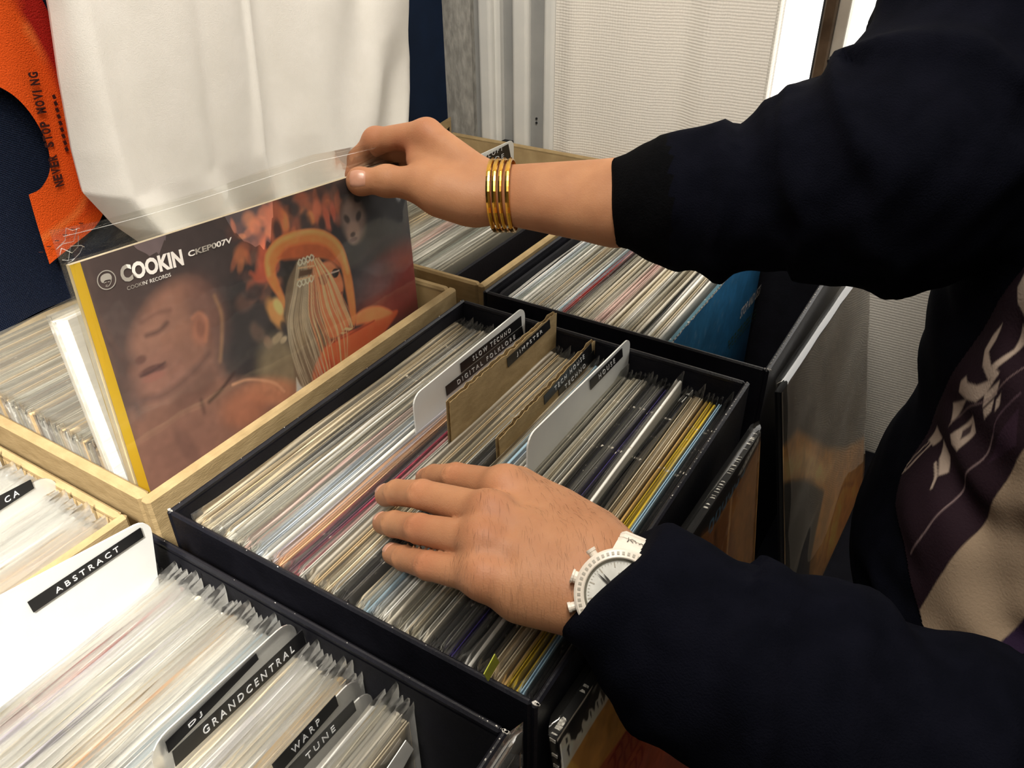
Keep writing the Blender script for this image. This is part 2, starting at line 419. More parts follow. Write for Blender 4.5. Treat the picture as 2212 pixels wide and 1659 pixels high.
# ------------------------------------------------------------------ painting of printed surfaces
class Canvas:
    def __init__(s, h, w, base):
        s.h, s.w = h, w
        s.Y, s.X = np.meshgrid(np.linspace(0, 1, h), np.linspace(0, 1, w), indexing='ij')
        s.C = np.ones((h, w, 3))*np.array(base)
        rng = np.random.RandomState(7); s.rng = rng
    def noise(s, k, seed):
        r = np.random.RandomState(seed); g = r.rand(k+3, k+3)
        y = s.Y*k; x = s.X*k; yi = y.astype(int); xi = x.astype(int); fy = y-yi; fx = x-xi
        fy = fy*fy*(3-2*fy); fx = fx*fx*(3-2*fx)
        return (g[yi,xi]*(1-fx)+g[yi,xi+1]*fx)*(1-fy)+(g[yi+1,xi]*(1-fx)+g[yi+1,xi+1]*fx)*fy
    def mix(s, a, col): s.C = s.C*(1-a[..., None]) + np.array(col)*a[..., None]
    def ell(s, cx, cy, rx, ry, col, rot=0, soft=0.2, al=1.0):
        c, q = math.cos(math.radians(rot)), math.sin(math.radians(rot))
        dx, dy = s.X-cx, s.Y-cy
        u = (dx*c+dy*q)/rx; v = (-dx*q+dy*c)/ry
        d = np.sqrt(u*u+v*v)
        a = np.clip((1-d)/max(soft, 1e-3)+0.5, 0, 1); a = a*a*(3-2*a)
        s.mix(a*al, col); return s
    def poly(s, pts, col, soft=0.006, al=1.0):
        pts = np.array(pts, float); n = len(pts)
        ins = np.zeros_like(s.X, bool); dm = np.full_like(s.X, 9.0)
        for i in range(n):
            a, b = pts[i], pts[(i+1) % n]
            cond = ((a[1] > s.Y) != (b[1] > s.Y))
            with np.errstate(divide='ignore', invalid='ignore'):
                xx = (b[0]-a[0])*(s.Y-a[1])/(b[1]-a[1]+1e-12)+a[0]
            ins ^= cond & (s.X < xx)
            ab = b-a; t = np.clip(((s.X-a[0])*ab[0]+(s.Y-a[1])*ab[1])/(ab@ab+1e-12), 0, 1)
            dm = np.minimum(dm, np.hypot(s.X-a[0]-t*ab[0], s.Y-a[1]-t*ab[1]))
        sd = np.where(ins, dm, -dm)
        al2 = np.clip(sd/soft+0.5, 0, 1); s.mix(al2*al, col); return s
    def line(s, pts, w, col, soft=0.4, al=1.0):
        pts = np.array(pts, float); dm = np.full_like(s.X, 9.0)
        for i in range(len(pts)-1):
            a, b = pts[i], pts[i+1]; ab = b-a
            t = np.clip(((s.X-a[0])*ab[0]+(s.Y-a[1])*ab[1])/(ab@ab+1e-12), 0, 1)
            dm = np.minimum(dm, np.hypot(s.X-a[0]-t*ab[0], s.Y-a[1]-t*ab[1]))
        a = np.clip((w/2-dm)/(w*soft)+0.5, 0, 1); s.mix(a*al, col); return s
    def rough(s, amp, ks=((30, 1), (80, 2))):
        for k, sd in ks: s.C = s.C*(1+amp*(s.noise(k, sd)[..., None]-0.5))
        s.C = np.clip(s.C, 0, 1); return s
def curve(pts, n=24):
    """Catmull-Rom through 2-D points"""
    P = np.array(pts, float); P = np.vstack([2*P[0]-P[1], P, 2*P[-1]-P[-2]]); out = []
    seg = len(P)-3; per = max(2, n//seg)
    for i in range(seg):
        p0, p1, p2, p3 = P[i:i+4]
        for t in np.linspace(0, 1, per, endpoint=False):
            out.append(0.5*((2*p1)+(-p0+p2)*t+(2*p0-5*p1+4*p2-p3)*t*t+(-p0+3*p1-3*p2+p3)*t**3))
    out.append(P[-2]); return np.array(out)
def paint_mesh(me, rgb):
    """rgb (n,3) linear per vertex"""
    at = me.color_attributes.new('print', 'FLOAT_COLOR', 'POINT')
    c = np.ones((len(me.vertices), 4), np.float32); c[:, :3] = rgb
    at.data.foreach_set('color', c.ravel())
def painted_panel(name, P0, Rv, Uv, canvas, mat, parent):
    h, w = canvas.h, canvas.w
    u = np.linspace(0, 1, w); v = np.linspace(0, 1, h)
    V = (np.asarray(P0)[None, None] + u[None, :, None]*np.asarray(Rv) + v[:, None, None]*np.asarray(Uv)).reshape(-1, 3)
    o = obj(name, V, grid_faces(w, h), mat, parent)
    paint_mesh(o.data, canvas.C.reshape(-1, 3)); return o
# ------------------------------------------------------------------ the room
WL, WB = -0.335, 0.80           # left wall plane (x), back wall plane (y)
ZF, ZC = -ZO, 1.40              # floor and ceiling heights relative to the rims
XR, YN = 2.30, -2.10
def struct(name, mb, mat, smooth=False):
    return tag(mb.build(name, mat, None, smooth), kind='structure')
struct('floor', MB().box((WL-.1, YN-.1, ZF-.1), (XR+.1, WB+.1, ZF)), M['floor'])
struct('ceiling', MB().box((WL-.1, YN-.1, ZC), (XR+.1, WB+.1, ZC+.1)), M['ceiling'])
struct('wall_left', MB().box((WL-.1, YN-.1, ZF), (WL, WB+.1, ZC)), M['navy_wall'])
struct('wall_front', MB().box((WL, YN-.1, ZF), (XR, YN, ZC)), M['wall_white'])
struct('wall_right', MB().box((XR, YN-.1, ZF), (XR+.1, WB+.1, ZC)), M['wall_white'])
# back wall: papered part left of the window (bowed in shape to give soft shade bands), below, right of and above the window
WX0, WX1, WZ0, WZ1 = 0.136, 1.10, -0.06, 1.05
xs = np.linspace(-0.152, WX0, 60)
def bow(x):
    return -0.0030*math.exp(-((x+0.125)/0.016)**2) + 0.005*math.exp(-((x-0.022)/0.022)**2) - 0.0022*math.exp(-((x-0.064)/0.018)**2) - 0.001*math.exp(-((x+0.045)/0.02)**2)
V = []; zz = [ZF, -0.4, 0.3, 0.8, ZC]
for z in zz:
    for x in xs: V.append((x, WB + 1.9*bow(x), z))
mbw = MB().add(V, grid_faces(len(xs), len(zz)))
mbw.box((WX0, WB, ZF), (XR, WB+.1, WZ0)).box((WX1, WB, WZ0), (XR, WB+.1, ZC)).box((WX0, WB, WZ1), (WX1, WB+.1, ZC))
mbw.box((-0.152, WB+0.012, ZF), (WX0, WB+.1, ZC))
struct('wall_back', mbw, M['wall_white'])
# sliding-door channel and jambs between the papered wall and the corner
struct('trim_1', MB().box((WL, 0.797, ZF), (-0.287, 0.90, ZC)), M['grey_wall'])
struct('trim_2', MB().box((-0.287, 0.806, ZF), (-0.272, 0.90, ZC)), M['grey_frame'])  # recessed grey strip standing in for a shadow beside the plaster
def round_post(x0, x1, yf, yb):
    pr = [(x0, yb), (x0, yf+0.006)] + [(x0+0.006-0.006*math.cos(a), yf+0.006-0.006*math.sin(a)) for a in np.linspace(0.2, 1.5, 5)] \
       + [(x1-0.006+0.006*math.cos(a), yf+0.006-0.006*math.sin(a)) for a in np.linspace(1.5, 0.2, 5)] + [(x1, yf+0.006), (x1, yb)]
    return MB().prism([(x, y, ZF) for x, y in pr], (0, 0, ZC-ZF))
struct('trim_3', round_post(-0.272, -0.249, 0.790, 0.9), M['white_frame'], False)
struct('trim_4', MB().box((-0.249, 0.800, ZF), (-0.240, 0.9, ZC)), M['white_frame'])
struct('trim_5', MB().box((-0.240, 0.809, ZF), (-0.2225, 0.9, ZC)), M['grey_frame'])
struct('trim_6', MB().box((-0.2225, 0.812, ZF), (-0.2185, 0.9, ZC)), M['dark_gap'])
struct('trim_7', round_post(-0.2185, -0.192, 0.794, 0.9), M['white_frame'])
struct('trim_8', MB().box((-0.192, 0.803, ZF), (-0.170, 0.9, ZC)), M['grey_frame'])
struct('trim_9', round_post(-0.170, -0.152, 0.796, 0.9), M['white_frame'])
struct('trim_10', MB().box((-0.2405, 0.800, -0.03), (-0.2225, 0.812, -0.006)), M['dark_gap'])
mbs = MB()
for z in (0.028, 0.034): mbs.tube([(-0.182, 0.8031, z), (-0.182, 0.8015, z)], 0.0016, 8)
tag(mbs.build('trim_11', M['dark_gap']), kind='structure')
# window: two daylit frosted panes with a bronze meeting stile
win = thing('window_1', (WX0, WB, WZ0), None, None); win['kind'] = 'structure'
MB().box((WX0+.004, WB+.02, WZ0+.02), (0.190, WB+.026, WZ1-.02)).build('pane', M['daylit_glass'], win)
MB().box((0.214, WB+.012, WZ0+.02), (WX1-.02, WB+.018, WZ1-.02)).build('pane', M['daylit_glass'], win)
MB().box((0.1865, WB-.004, WZ0), (0.1895, WB+.03, WZ1)).build('window_seal', M['dark_gap'], win)
MB().box((0.1895, WB-.010, WZ0), (0.2035, WB+.03, WZ1), 0.002).build('stile', M['bronze'], win)
MB().box((0.2035, WB-.004, WZ0), (0.2165, WB+.03, WZ1), 0.001).build('stile', M['alu'], win)
MB().box((WX0, WB-.004, WZ0), (WX1, WB+.03, WZ0+.024)).build('sill', M['alu'], win)
MB().box((WX0, WB-.004, WZ1-.024), (WX1, WB+.03, WZ1)).build('head_rail', M['alu'], win)
MB().box((WX1-.03, WB-.004, WZ0), (WX1, WB+.03, WZ1)).build('stile', M['alu'], win)

# ------------------------------------------------------------------ table
ZT = -0.340
tb = thing('display_table', (0.02, 0.0, ZF), 'low table under black cloth carrying all the record boxes', 'table')
MB().box((WL+.003, -0.80, ZT-.03), (0.400, WB-.013, ZT), 0.003).build('tabletop', M['table'], tb)
for lx in (-0.29, 0.34):
    for ly in (-0.74, 0.74):
        MB().box((lx-.02, ly-.02, ZF), (lx+.02, ly+.02, ZT-.03), 0.002).build('leg', M['table_leg'], tb)

# ------------------------------------------------------------------ boxes
rnd = random.Random(5)
def record_box(label, x0, x1, y0, y1, th, mat, mat_in, mat_edge, worn=(), group=None):
    t = thing('record_box', ((x0+x1)/2, (y0+y1)/2, ZT), label, 'box', group)
    b = min(0.0022, th*0.35)
    zb = ZT+.0005
    # each wall: outer skin and a lining so inside and outside differ
    def wall(nm, a, c):
        o = MB().box(a, c, b).build(nm, [mat], t)
        return o
    wall('side_panel', (x0, y0, zb), (x0+th, y1, 0)); wall('side_panel', (x1-th, y0, zb), (x1, y1, 0))
    wall('end_panel', (x0+th, y0, zb), (x1-th, y0+th, 0)); wall('end_panel', (x0+th, y1-th, zb), (x1-th, y1, 0))
    MB().box((x0+th, y0+th, zb), (x1-th, y1-th, zb+.004)).build('bottom_panel', mat_in, t)
    e = 0.0006
    lin_ = MB()
    zt = -0.004
    lin_.add([(x0+th+e, y0+th+e, zb+.005), (x0+th+e, y1-th-e, zb+.005), (x0+th+e, y1-th-e, zt), (x0+th+e, y0+th+e, zt)], [(0,1,2,3)])
    lin_.add([(x1-th-e, y0+th+e, zb+.005), (x1-th-e, y1-th-e, zb+.005), (x1-th-e, y1-th-e, zt), (x1-th-e, y0+th+e, zt)], [(3,2,1,0)])
    lin_.add([(x0+th+e, y0+th+e, zb+.005), (x1-th-e, y0+th+e, zb+.005), (x1-th-e, y0+th+e, zt), (x0+th+e, y0+th+e, zt)], [(3,2,1,0)])
    lin_.add([(x0+th+e, y1-th-e, zb+.005), (x1-th-e, y1-th-e, zb+.005), (x1-th-e, y1-th-e, zt), (x0+th+e, y1-th-e, zt)], [(0,1,2,3)])
    lin_.build('lining', mat_in, t)
    for w in worn:
        w_mb = MB(); (ax, ay), (bx, by), amt, sz = w
        n = int(amt)
        for k in range(n):
            f = (k/max(1, n-1)) if n > 1 else 0
            f = f + rnd.uniform(-.5, .5)/max(n, 2); f = min(1, max(0, f))
            px, py = ax+(bx-ax)*f, ay+(by-ay)*f
            s = sz*rnd.uniform(0.35, 1.0); L = s*rnd.uniform(.8, 2.2)
            dx, dy = (bx-ax), (by-ay); l = math.hypot(dx, dy) or 1; dx, dy = dx/l, dy/l
            poly = []
            for q in range(7):
                an = 2*math.pi*q/7; rr = rnd.uniform(.6, 1.1)
                poly.append((px+dx*L*math.cos(an)*rr-dy*s*math.sin(an)*rr, py+dy*L*math.cos(an)*rr+dx*s*math.sin(an)*rr, -0.0003))
            w_mb.prism(poly, (0, 0, 0.0007))
        w_mb.build('worn_edge', M['scuff'], t)
    return t
BBX = (M['black_board'], M['black_in'], M['scuff']); KBX = (M['kraft'], M['kraft_in'], M['kraft_edge'])
GB = 'record boxes on the table'
boxA = record_box('black record box in the middle under both hands', 0.0, 0.282, 0.0, 0.345, 0.004, *BBX, group=GB,
    worn=[((.280, .002), (.282, .002), 3, .0016), ((.001, .002), (.004, .002), 3, .0012), ((.28, .18), (.28, .343), 26, .0005), ((.004, .002), (.28, .002), 10, .0004), ((.002, .01), (.002, .34), 9, .0004)])
boxB = record_box('kraft cardboard record box below the white T-shirt', -0.326, -0.017, -0.001, 0.361, 0.009, *KBX, group=GB)
boxC = record_box('kraft cardboard record box at the left edge, in front of the white T-shirt box', -0.305, -0.018, -0.376, -0.015, 0.006, *KBX, group=GB)
boxD = record_box('black record box in the lower left holding the ABSTRACT divider', -0.004, 0.277, -0.362, -0.017, 0.004, *BBX, group=GB,
    worn=[((.274, -.019), (.277, -.019), 4, .0018), ((.262, -.019), (.273, -.019), 4, .0006), ((.275, -.09), (.275, -.02), 16, .0005), ((0, -.019), (.26, -.019), 8, .0003)])
boxE = record_box('kraft cardboard record box against the back wall, under the bangled wrist', -0.326, 0.003, 0.378, 0.784, 0.008, *KBX, group=GB)
boxF = record_box('black record box at the back right holding the blue record', 0.008, 0.290, 0.3685, 0.716, 0.004, *BBX, group=GB,
    worn=[((.288, .372), (.288, .60), 46, .0006), ((.10, .3705), (.17, .3705), 12, .0004), ((.286, .3705), (.29, .3705), 3, .001)])
# flap seams of the kraft box at the back wall
mbf = MB().box((-0.075, 0.7755, -0.06), (-0.0735, 0.7762, -0.001))
mbf.build('board_seam', M['kraft_edge'], boxE)
# paper tab with a black mark at the far corner of that box
tab = thing('paper_tab', (-0.318, 0.762, -0.01), 'small kraft paper tab with black mark behind the upper hand', 'tab')
MB().prism([(-.325, .745, -.05), (-.312, .772, -.05), (-.312, .772, .026), (-.325, .752, .016)], (0.0009, -.0006, 0)).build('card', M['kraft'], tab)
MB().prism([(-.3195, .756, .002), (-.3135, .769, .002), (-.3135, .769, .012)], (0.0016, -.001, 0)).build('mark', M['tape'], tab)

# ------------------------------------------------------------------ records
RC = dict(cream=(224,210,182), white=(236,234,228), grey=(182,180,172), tan=(194,168,126), black=(20,19,22), pink=(214,178,170), bluegrey=(176,188,200),
    peach=(222,170,128), magenta=(186,56,84), plum=(84,52,72), sage=(150,156,146), yellow=(196,166,44), ochre=(190,152,88), purple=(56,46,104), red=(150,52,50),
    sky=(158,190,210), brown=(104,84,62), dkgrey=(64,62,62), lilac=(206,200,212), teal=(60,96,110), warm=(216,208,192), stone=(150,144,128))
WORD = dict(cream='cream', white='white', grey='grey', tan='tan', black='black', pink='pale pink', bluegrey='blue-grey', peach='peach', magenta='magenta pink', plum='plum',
    sage='grey-green', yellow='yellow', ochre='ochre', purple='purple', red='red', sky='sky blue', brown='brown', dkgrey='dark grey', lilac='pale lilac', teal='teal', warm='off-white', stone='stone grey')
jm = {}
def jacket_mat(c):
    if c in jm: return jm[c]
    base = lin(*RC[c]); L = sum(RC[c])/3
    w = lin(*[min(255, v+16) for v in RC[c]]) if L > 100 else lin(*[v+10 for v in RC[c]])
    mt = noise_mat('card_sleeve_'+WORD[c].replace(' ', '_').replace('-', '_'), base, w, 120, 0.6, 0.3, 300, (1, 0.12, 1), spec=0.25, objrand=0.16)
    # worn pale specks along the top edge
    nt = mt.node_tree; b = nt.nodes['Principled BSDF']
    src = b.inputs['Base Color'].links[0].from_socket
    tc = nt.nodes.new('ShaderNodeTexCoord'); n = nt.nodes.new('ShaderNodeTexNoise'); n.inputs['Scale'].default_value = 190; n.inputs['Detail'].default_value = 3
    nt.links.new(tc.outputs['Object'], n.inputs['Vector'])
    sep = nt.nodes.new('ShaderNodeSeparateXYZ'); nt.links.new(tc.outputs['Object'], sep.inputs[0])
    mr = nt.nodes.new('ShaderNodeMapRange'); mr.inputs['From Min'].default_value = 0.3125; mr.inputs['From Max'].default_value = 0.3152
    nt.links.new(sep.outputs[2], mr.inputs['Value'])
    r = nt.nodes.new('ShaderNodeMapRange'); r.inputs['From Min'].default_value = 0.64; r.inputs['From Max'].default_value = 0.70
    nt.links.new(n.outputs[0], r.inputs['Value'])
    mu = nt.nodes.new('ShaderNodeMath'); mu.operation = 'MULTIPLY'
    nt.links.new(mr.outputs[0], mu.inputs[0]); nt.links.new(r.outputs[0], mu.inputs[1])
    mx = nt.nodes.new('ShaderNodeMixRGB'); mx.inputs[2].default_value = (*lin(214,206,192), 1)
    nt.links.new(mu.outputs[0], mx.inputs[0]); nt.links.new(src, mx.inputs[1]); nt.links.new(mx.outputs[0], b.inputs['Base Color'])
    jm[c] = mt; return mt
JW = 0.315
jmesh = {}
def jacket_mesh(c, t, var):
    key = (c, t, var)
    if key in jmesh: return jmesh[key]
    r = random.Random(hash(str(key)) % 1000 if False else len(jmesh)*13+var)
    ny = 15; ys = np.linspace(-JW/2, JW/2, ny)
    opened = var % 2 == 0
    if opened:   # two card walls with a dark slot between
        prof = [(-.5*t, 0), (-.5*t, JW-.0003), (-.5*t+.00025, JW), (-.5*t+.0007, JW-.0002), (-.5*t+.0009, JW-.009), (.5*t-.0009, JW-.009), (.5*t-.0007, JW-.0002), (.5*t-.00025, JW), (.5*t, JW-.0003), (.5*t, 0)]
    else:
        prof = [(-.5*t, 0), (-.5*t, JW-.0011), (-.38*t, JW-.0004), (-.15*t, JW), (.15*t, JW), (.38*t, JW-.0004), (.5*t, JW-.0011), (.5*t, 0)]
    ph = r.uniform(0, 6); am = r.uniform(.0002, .0007)
    V = []; n = len(prof)
    for i, y in enumerate(ys):
        dz = r.uniform(-.0002, .0001)
        for (x, z) in prof:
            V.append((x + am*math.sin(ph+y*14), y, z + (dz if z > .2 else 0)))
    F = []
    for i in range(ny-1):
        for k in range(n-1): F.append((i*n+k, i*n+k+1, (i+1)*n+k+1, (i+1)*n+k))
        F.append((i*n+n-1, i*n, (i+1)*n, (i+1)*n+n-1))
    F.append(tuple(reversed(range(n)))); F.append(tuple(range((ny-1)*n, ny*n)))
    jmesh[key] = mesh_of('jacket', V, F, jacket_mat(c)); return jmesh[key]
fmesh = {}
def film_mesh(kind, var, t=0.0034):
    key = (kind, var)
    if key in fmesh: return fmesh[key]
    r = np.random.RandomState(var*7+len(kind))
    lip0, amp, peak = dict(low=(.003, .0022, .003), mid=(.005, .003, .006), high=(.0065, .0035, .011))[kind]
    ny = 30; ys = np.linspace(-.1595, .1635, ny)
    k = r.rand(8)*2-1
    def nz(y, o):
        return sum(k[(i+o) % 8]*math.sin(y*(9+13*i)+k[(i+3+o) % 8]*5) for i in range(4))/2.2
    V = []; rows = [0.002, .20, .300, .311, .3155, None, None]
    for side in (-1, 1):
        for ri, z in enumerate(rows):
            for y in ys:
                e = min((y-ys[0]), (ys[-1]-y)); pinch = min(1, e/.006)**.5
                g = t/2+.0005+.0002*nz(y, side)
                lip = lip0+amp*max(-.6, nz(y, 2+side))+peak*math.exp(-((ys[-1]-y-.004)/.010)**2)*max(0, .1+1.2*k[1])+0.5*peak*math.exp(-(y-ys[0])/.01)
                if z is None:
                    f = .5 if ri == 5 else 1.0
                    zz_ = .3155+lip*f; g = g*(1-.25*f) + .0011*f*nz(y, 5) * (1 if side > 0 else .6)+ .0006*f*side*math.exp(-(ys[-1]-y)/.01)
                    xx = side*g + .0012*f*nz(y, 1)
                else:
                    zz_ = z; xx = side*g*(1 if ri > 0 else .8)
                V.append((xx*pinch if z is not None else xx*max(pinch, .35), y, zz_))
    nr = len(rows); F = []
    off = nr*ny
    for s in (0, 1):
        for q in grid_faces(ny, nr): F.append(tuple(i+s*off for i in (q if s else reversed(q))))
    for j in range(nr-1):   # welded sides
        F.append((j*ny, (j+1)*ny, off+(j+1)*ny, off+j*ny)); F.append((off+j*ny+ny-1, off+(j+1)*ny+ny-1, (j+1)*ny+ny-1, j*ny+ny-1))
    for i in range(ny-1): F.append((i, i+1, off+i+1, off+i))
    fmesh[key] = mesh_of('plastic_sleeve', V, F, M['film_gloss'] if kind == 'high' else M['film'], True); return fmesh[key]
NREC = 0
def record(x, yc, zb, c, t, label, group, film='mid', lean=0.0, yaw=0.0):
    global NREC
    e = bpy.data.objects.new('vinyl_record', None); COL.objects.link(e); e.empty_display_size = .01
    e.location = (x, yc, zb); e.rotation_euler = (0, lean, yaw)
    tag(e, label, 'record', group)
    NREC += 1
    link('jacket', jacket_mesh(c, t, NREC % 4), e)
    if film: link('plastic_sleeve', film_mesh(film, NREC % 6), e)
    return e
ORD = ['', '', 'second ', 'third ', 'fourth ', 'fifth ', 'sixth ', 'seventh ', 'eighth ', 'ninth ', 'tenth ', 'eleventh ', 'twelfth ', 'thirteenth ', 'fourteenth ', 'fifteenth ', 'sixteenth ', 'seventeenth ', 'eighteenth ', 'nineteenth ', 'twentieth ']
def fill(x0, x1, yc, ztop, cols, where, group, film, r, gaps=(), unique=None, dz=.003, lift=None):
    """stand one record per colour name along x; gaps = (from, to) ranges kept free for dividers"""
    free = []; a = x0
    for g0, g1 in sorted(gaps): free.append((a, g0)); a = g1
    free.append((a, x1)); tot = sum(b-a for a, b in free); n = len(cols); pitch = tot/n
    cnt = {}
    for i, c in enumerate(cols):
        s = pitch*(i+.5)
        for a, b in free:
            if s <= b-a: break
            s -= b-a
        x = a+s
        t = round(min(pitch*.66, r.choice([.0024, .0028, .0031])), 4)
        seg = where(x); key = (c, seg); cnt[key] = cnt.get(key, 0)+1
        k = cnt[key]
        lab = '%s%s record %s' % ('first ' if k == 1 else ORD[k] if k < len(ORD) else '%dth ' % k, WORD[c], seg)
        if unique and i in unique: lab = unique[i]
        zb = max(ztop-JW + r.uniform(-dz, dz*.4), ZT+.0055) + (lift or {}).get(i, 0)
        e_ = record(x, yc+r.uniform(-.0015, .0015), zb, c, t, lab, group, film(i) if callable(film) else film, r.uniform(-.0008, .0008))
        if lift and i in lift: e_.rotation_euler[0] = .040; e_.location.y += .0085
R = random.Random(11)
# --- middle black box
colsA = ('cream tan cream cream black white black cream white grey stone grey pink sage grey bluegrey white lilac peach peach black plum magenta '
         'grey warm tan stone cream tan grey black dkgrey cream grey sky bluegrey grey white warm stone grey cream stone grey warm dkgrey black grey dkgrey purple black black '
         'white black black cream tan cream ochre yellow yellow sky black black').split()
DX = dict(slow=.074, jim=.107, tech=.146, house=.178)
def whereA(x):
    if x < DX['slow']: return 'from the back, behind the SLOW TECHNO divider'
    if x < DX['jim']: return 'in front of the SLOW TECHNO divider, before the kraft one'
    if x < DX['tech']: return 'between the two kraft dividers of the middle box'
    if x < DX['house']: return 'between the TECH HOUSE and HOUSE dividers'
    return 'in front of the HOUSE divider'
fill(.0075, .2745, .1695, -.0175, colsA, whereA, 'records in the middle black box', lambda i: 'low' if i % 3 else 'mid', R, [(.0718, .0768), (.1028, .1098), (.1420, .1482), (.1758, .1806)],
     {22: 'magenta pink record by the fingertips of the lower hand', 59: 'bright yellow record near the front of the middle black box', 60: 'second bright yellow record near the front of the middle black box', 52: 'tall white-edged record standing above the others in front of the HOUSE divider'}, lift={52: .0075})
# --- lower left black box
colsD = ('white lilac cream white red pink lilac white warm white cream white lilac white warm white cream tan peach cream white warm white bluegrey white sky white white cream '
         'white white lilac white cream warm white white tan cream warm white cream stone grey warm cream').split()
def whereD(x):
    if x < .138: return 'in front of the ABSTRACT divider'
    if x < .19: return 'behind the frosted TUNE divider, after the long black one'
    return 'in front of the frosted TUNE divider'
fill(.037, .2235, -.1885, -.0155, colsD, whereD, 'records in the lower left black box', 'high', R, [(.1355, .1475), (.1868, .2010)],
     {4: 'dark red record in a clear sleeve right in front of the ABSTRACT divider'}, dz=.004)
fill(.002, .030, -.1885, -.022, 'white cream white lilac white warm'.split(), lambda x: 'behind the ABSTRACT divider', 'records in the lower left black box', 'low', R)
# --- left-edge kraft box
fill(-.290, -.028, -.1885, -.008, [R.choice('white white lilac warm grey cream'.split()) for _ in range(50)] + 'white black white bluegrey white sky tan peach cream tan'.split(),
     lambda x: 'in the left-edge kraft box, ' + ('behind the CA divider' if x < -.089 else 'in front of the CA divider'), 'records in the kraft box at the left edge', 'high', R, [(-.0912, -.0865)])
# --- kraft box below the T-shirt
fill(-.312, -.092, .1745, .004, [R.choice('tan stone stone tan brown stone grey'.split()) for _ in range(46)], lambda x: 'in the kraft box below the white T-shirt', 'records in the kraft box below the T-shirt', 'mid', R)
# --- back kraft box
def whereE(x): return 'in the back kraft box, ' + ('behind its white divider' if x < -.18 else 'in front of its white divider')
fill(-.312, -.075, .5545, -.020, [R.choice('grey stone warm tan'.split()) for _ in range(28)] + 'grey white black warm pink pink white black grey white stone dkgrey sage grey white grey stone'.split(),
     whereE, 'records in the back kraft box', 'mid', R, [(-.1845, -.1795)])
# --- back right black box
colsF = ('white bluegrey sage white grey stone grey tan grey stone white sky red dkgrey stone warm cream stone warm pink pink warm cream cream white stone cream warm dkgrey white cream white').split()
fill(.024, .186, .5405, -.012, colsF, lambda x: 'in the back right black box, behind the blue record', 'records in the back right black box', 'low', R,
     unique={12: 'red record in a clear sleeve in the back right black box', 11: 'sky blue record in a clear sleeve in the back right black box'})

# --- thicker white records pulled up beside the held one
def leaning_record(x, y, zb, lean, spin, c, t, label, mat=None):
    e = thing('vinyl_record', (x, y, zb), label, 'record', 'records in the kraft box below the T-shirt')
    e.rotation_euler = Matrix(np.array([[math.cos(lean), 0, math.sin(lean)], [0, 1, 0], [-math.sin(lean), 0, math.cos(lean)]]).tolist()).to_euler()
    e.rotation_euler[0] = spin
    link('jacket', jacket_mesh(c, t, 1), e); link('plastic_sleeve', film_mesh('low', 3, t), e); return e
leaning_record(-.0660, .1685, -.208, -math.radians(3.5), math.radians(-1.0), 'white', .0042, 'thick white record raised just behind the held picture record')
leaning_record(-.0725, .1690, -.209, -math.radians(3.5), math.radians(-1.0), 'warm', .0040, 'off-white record raised behind the thick white one in the T-shirt box')

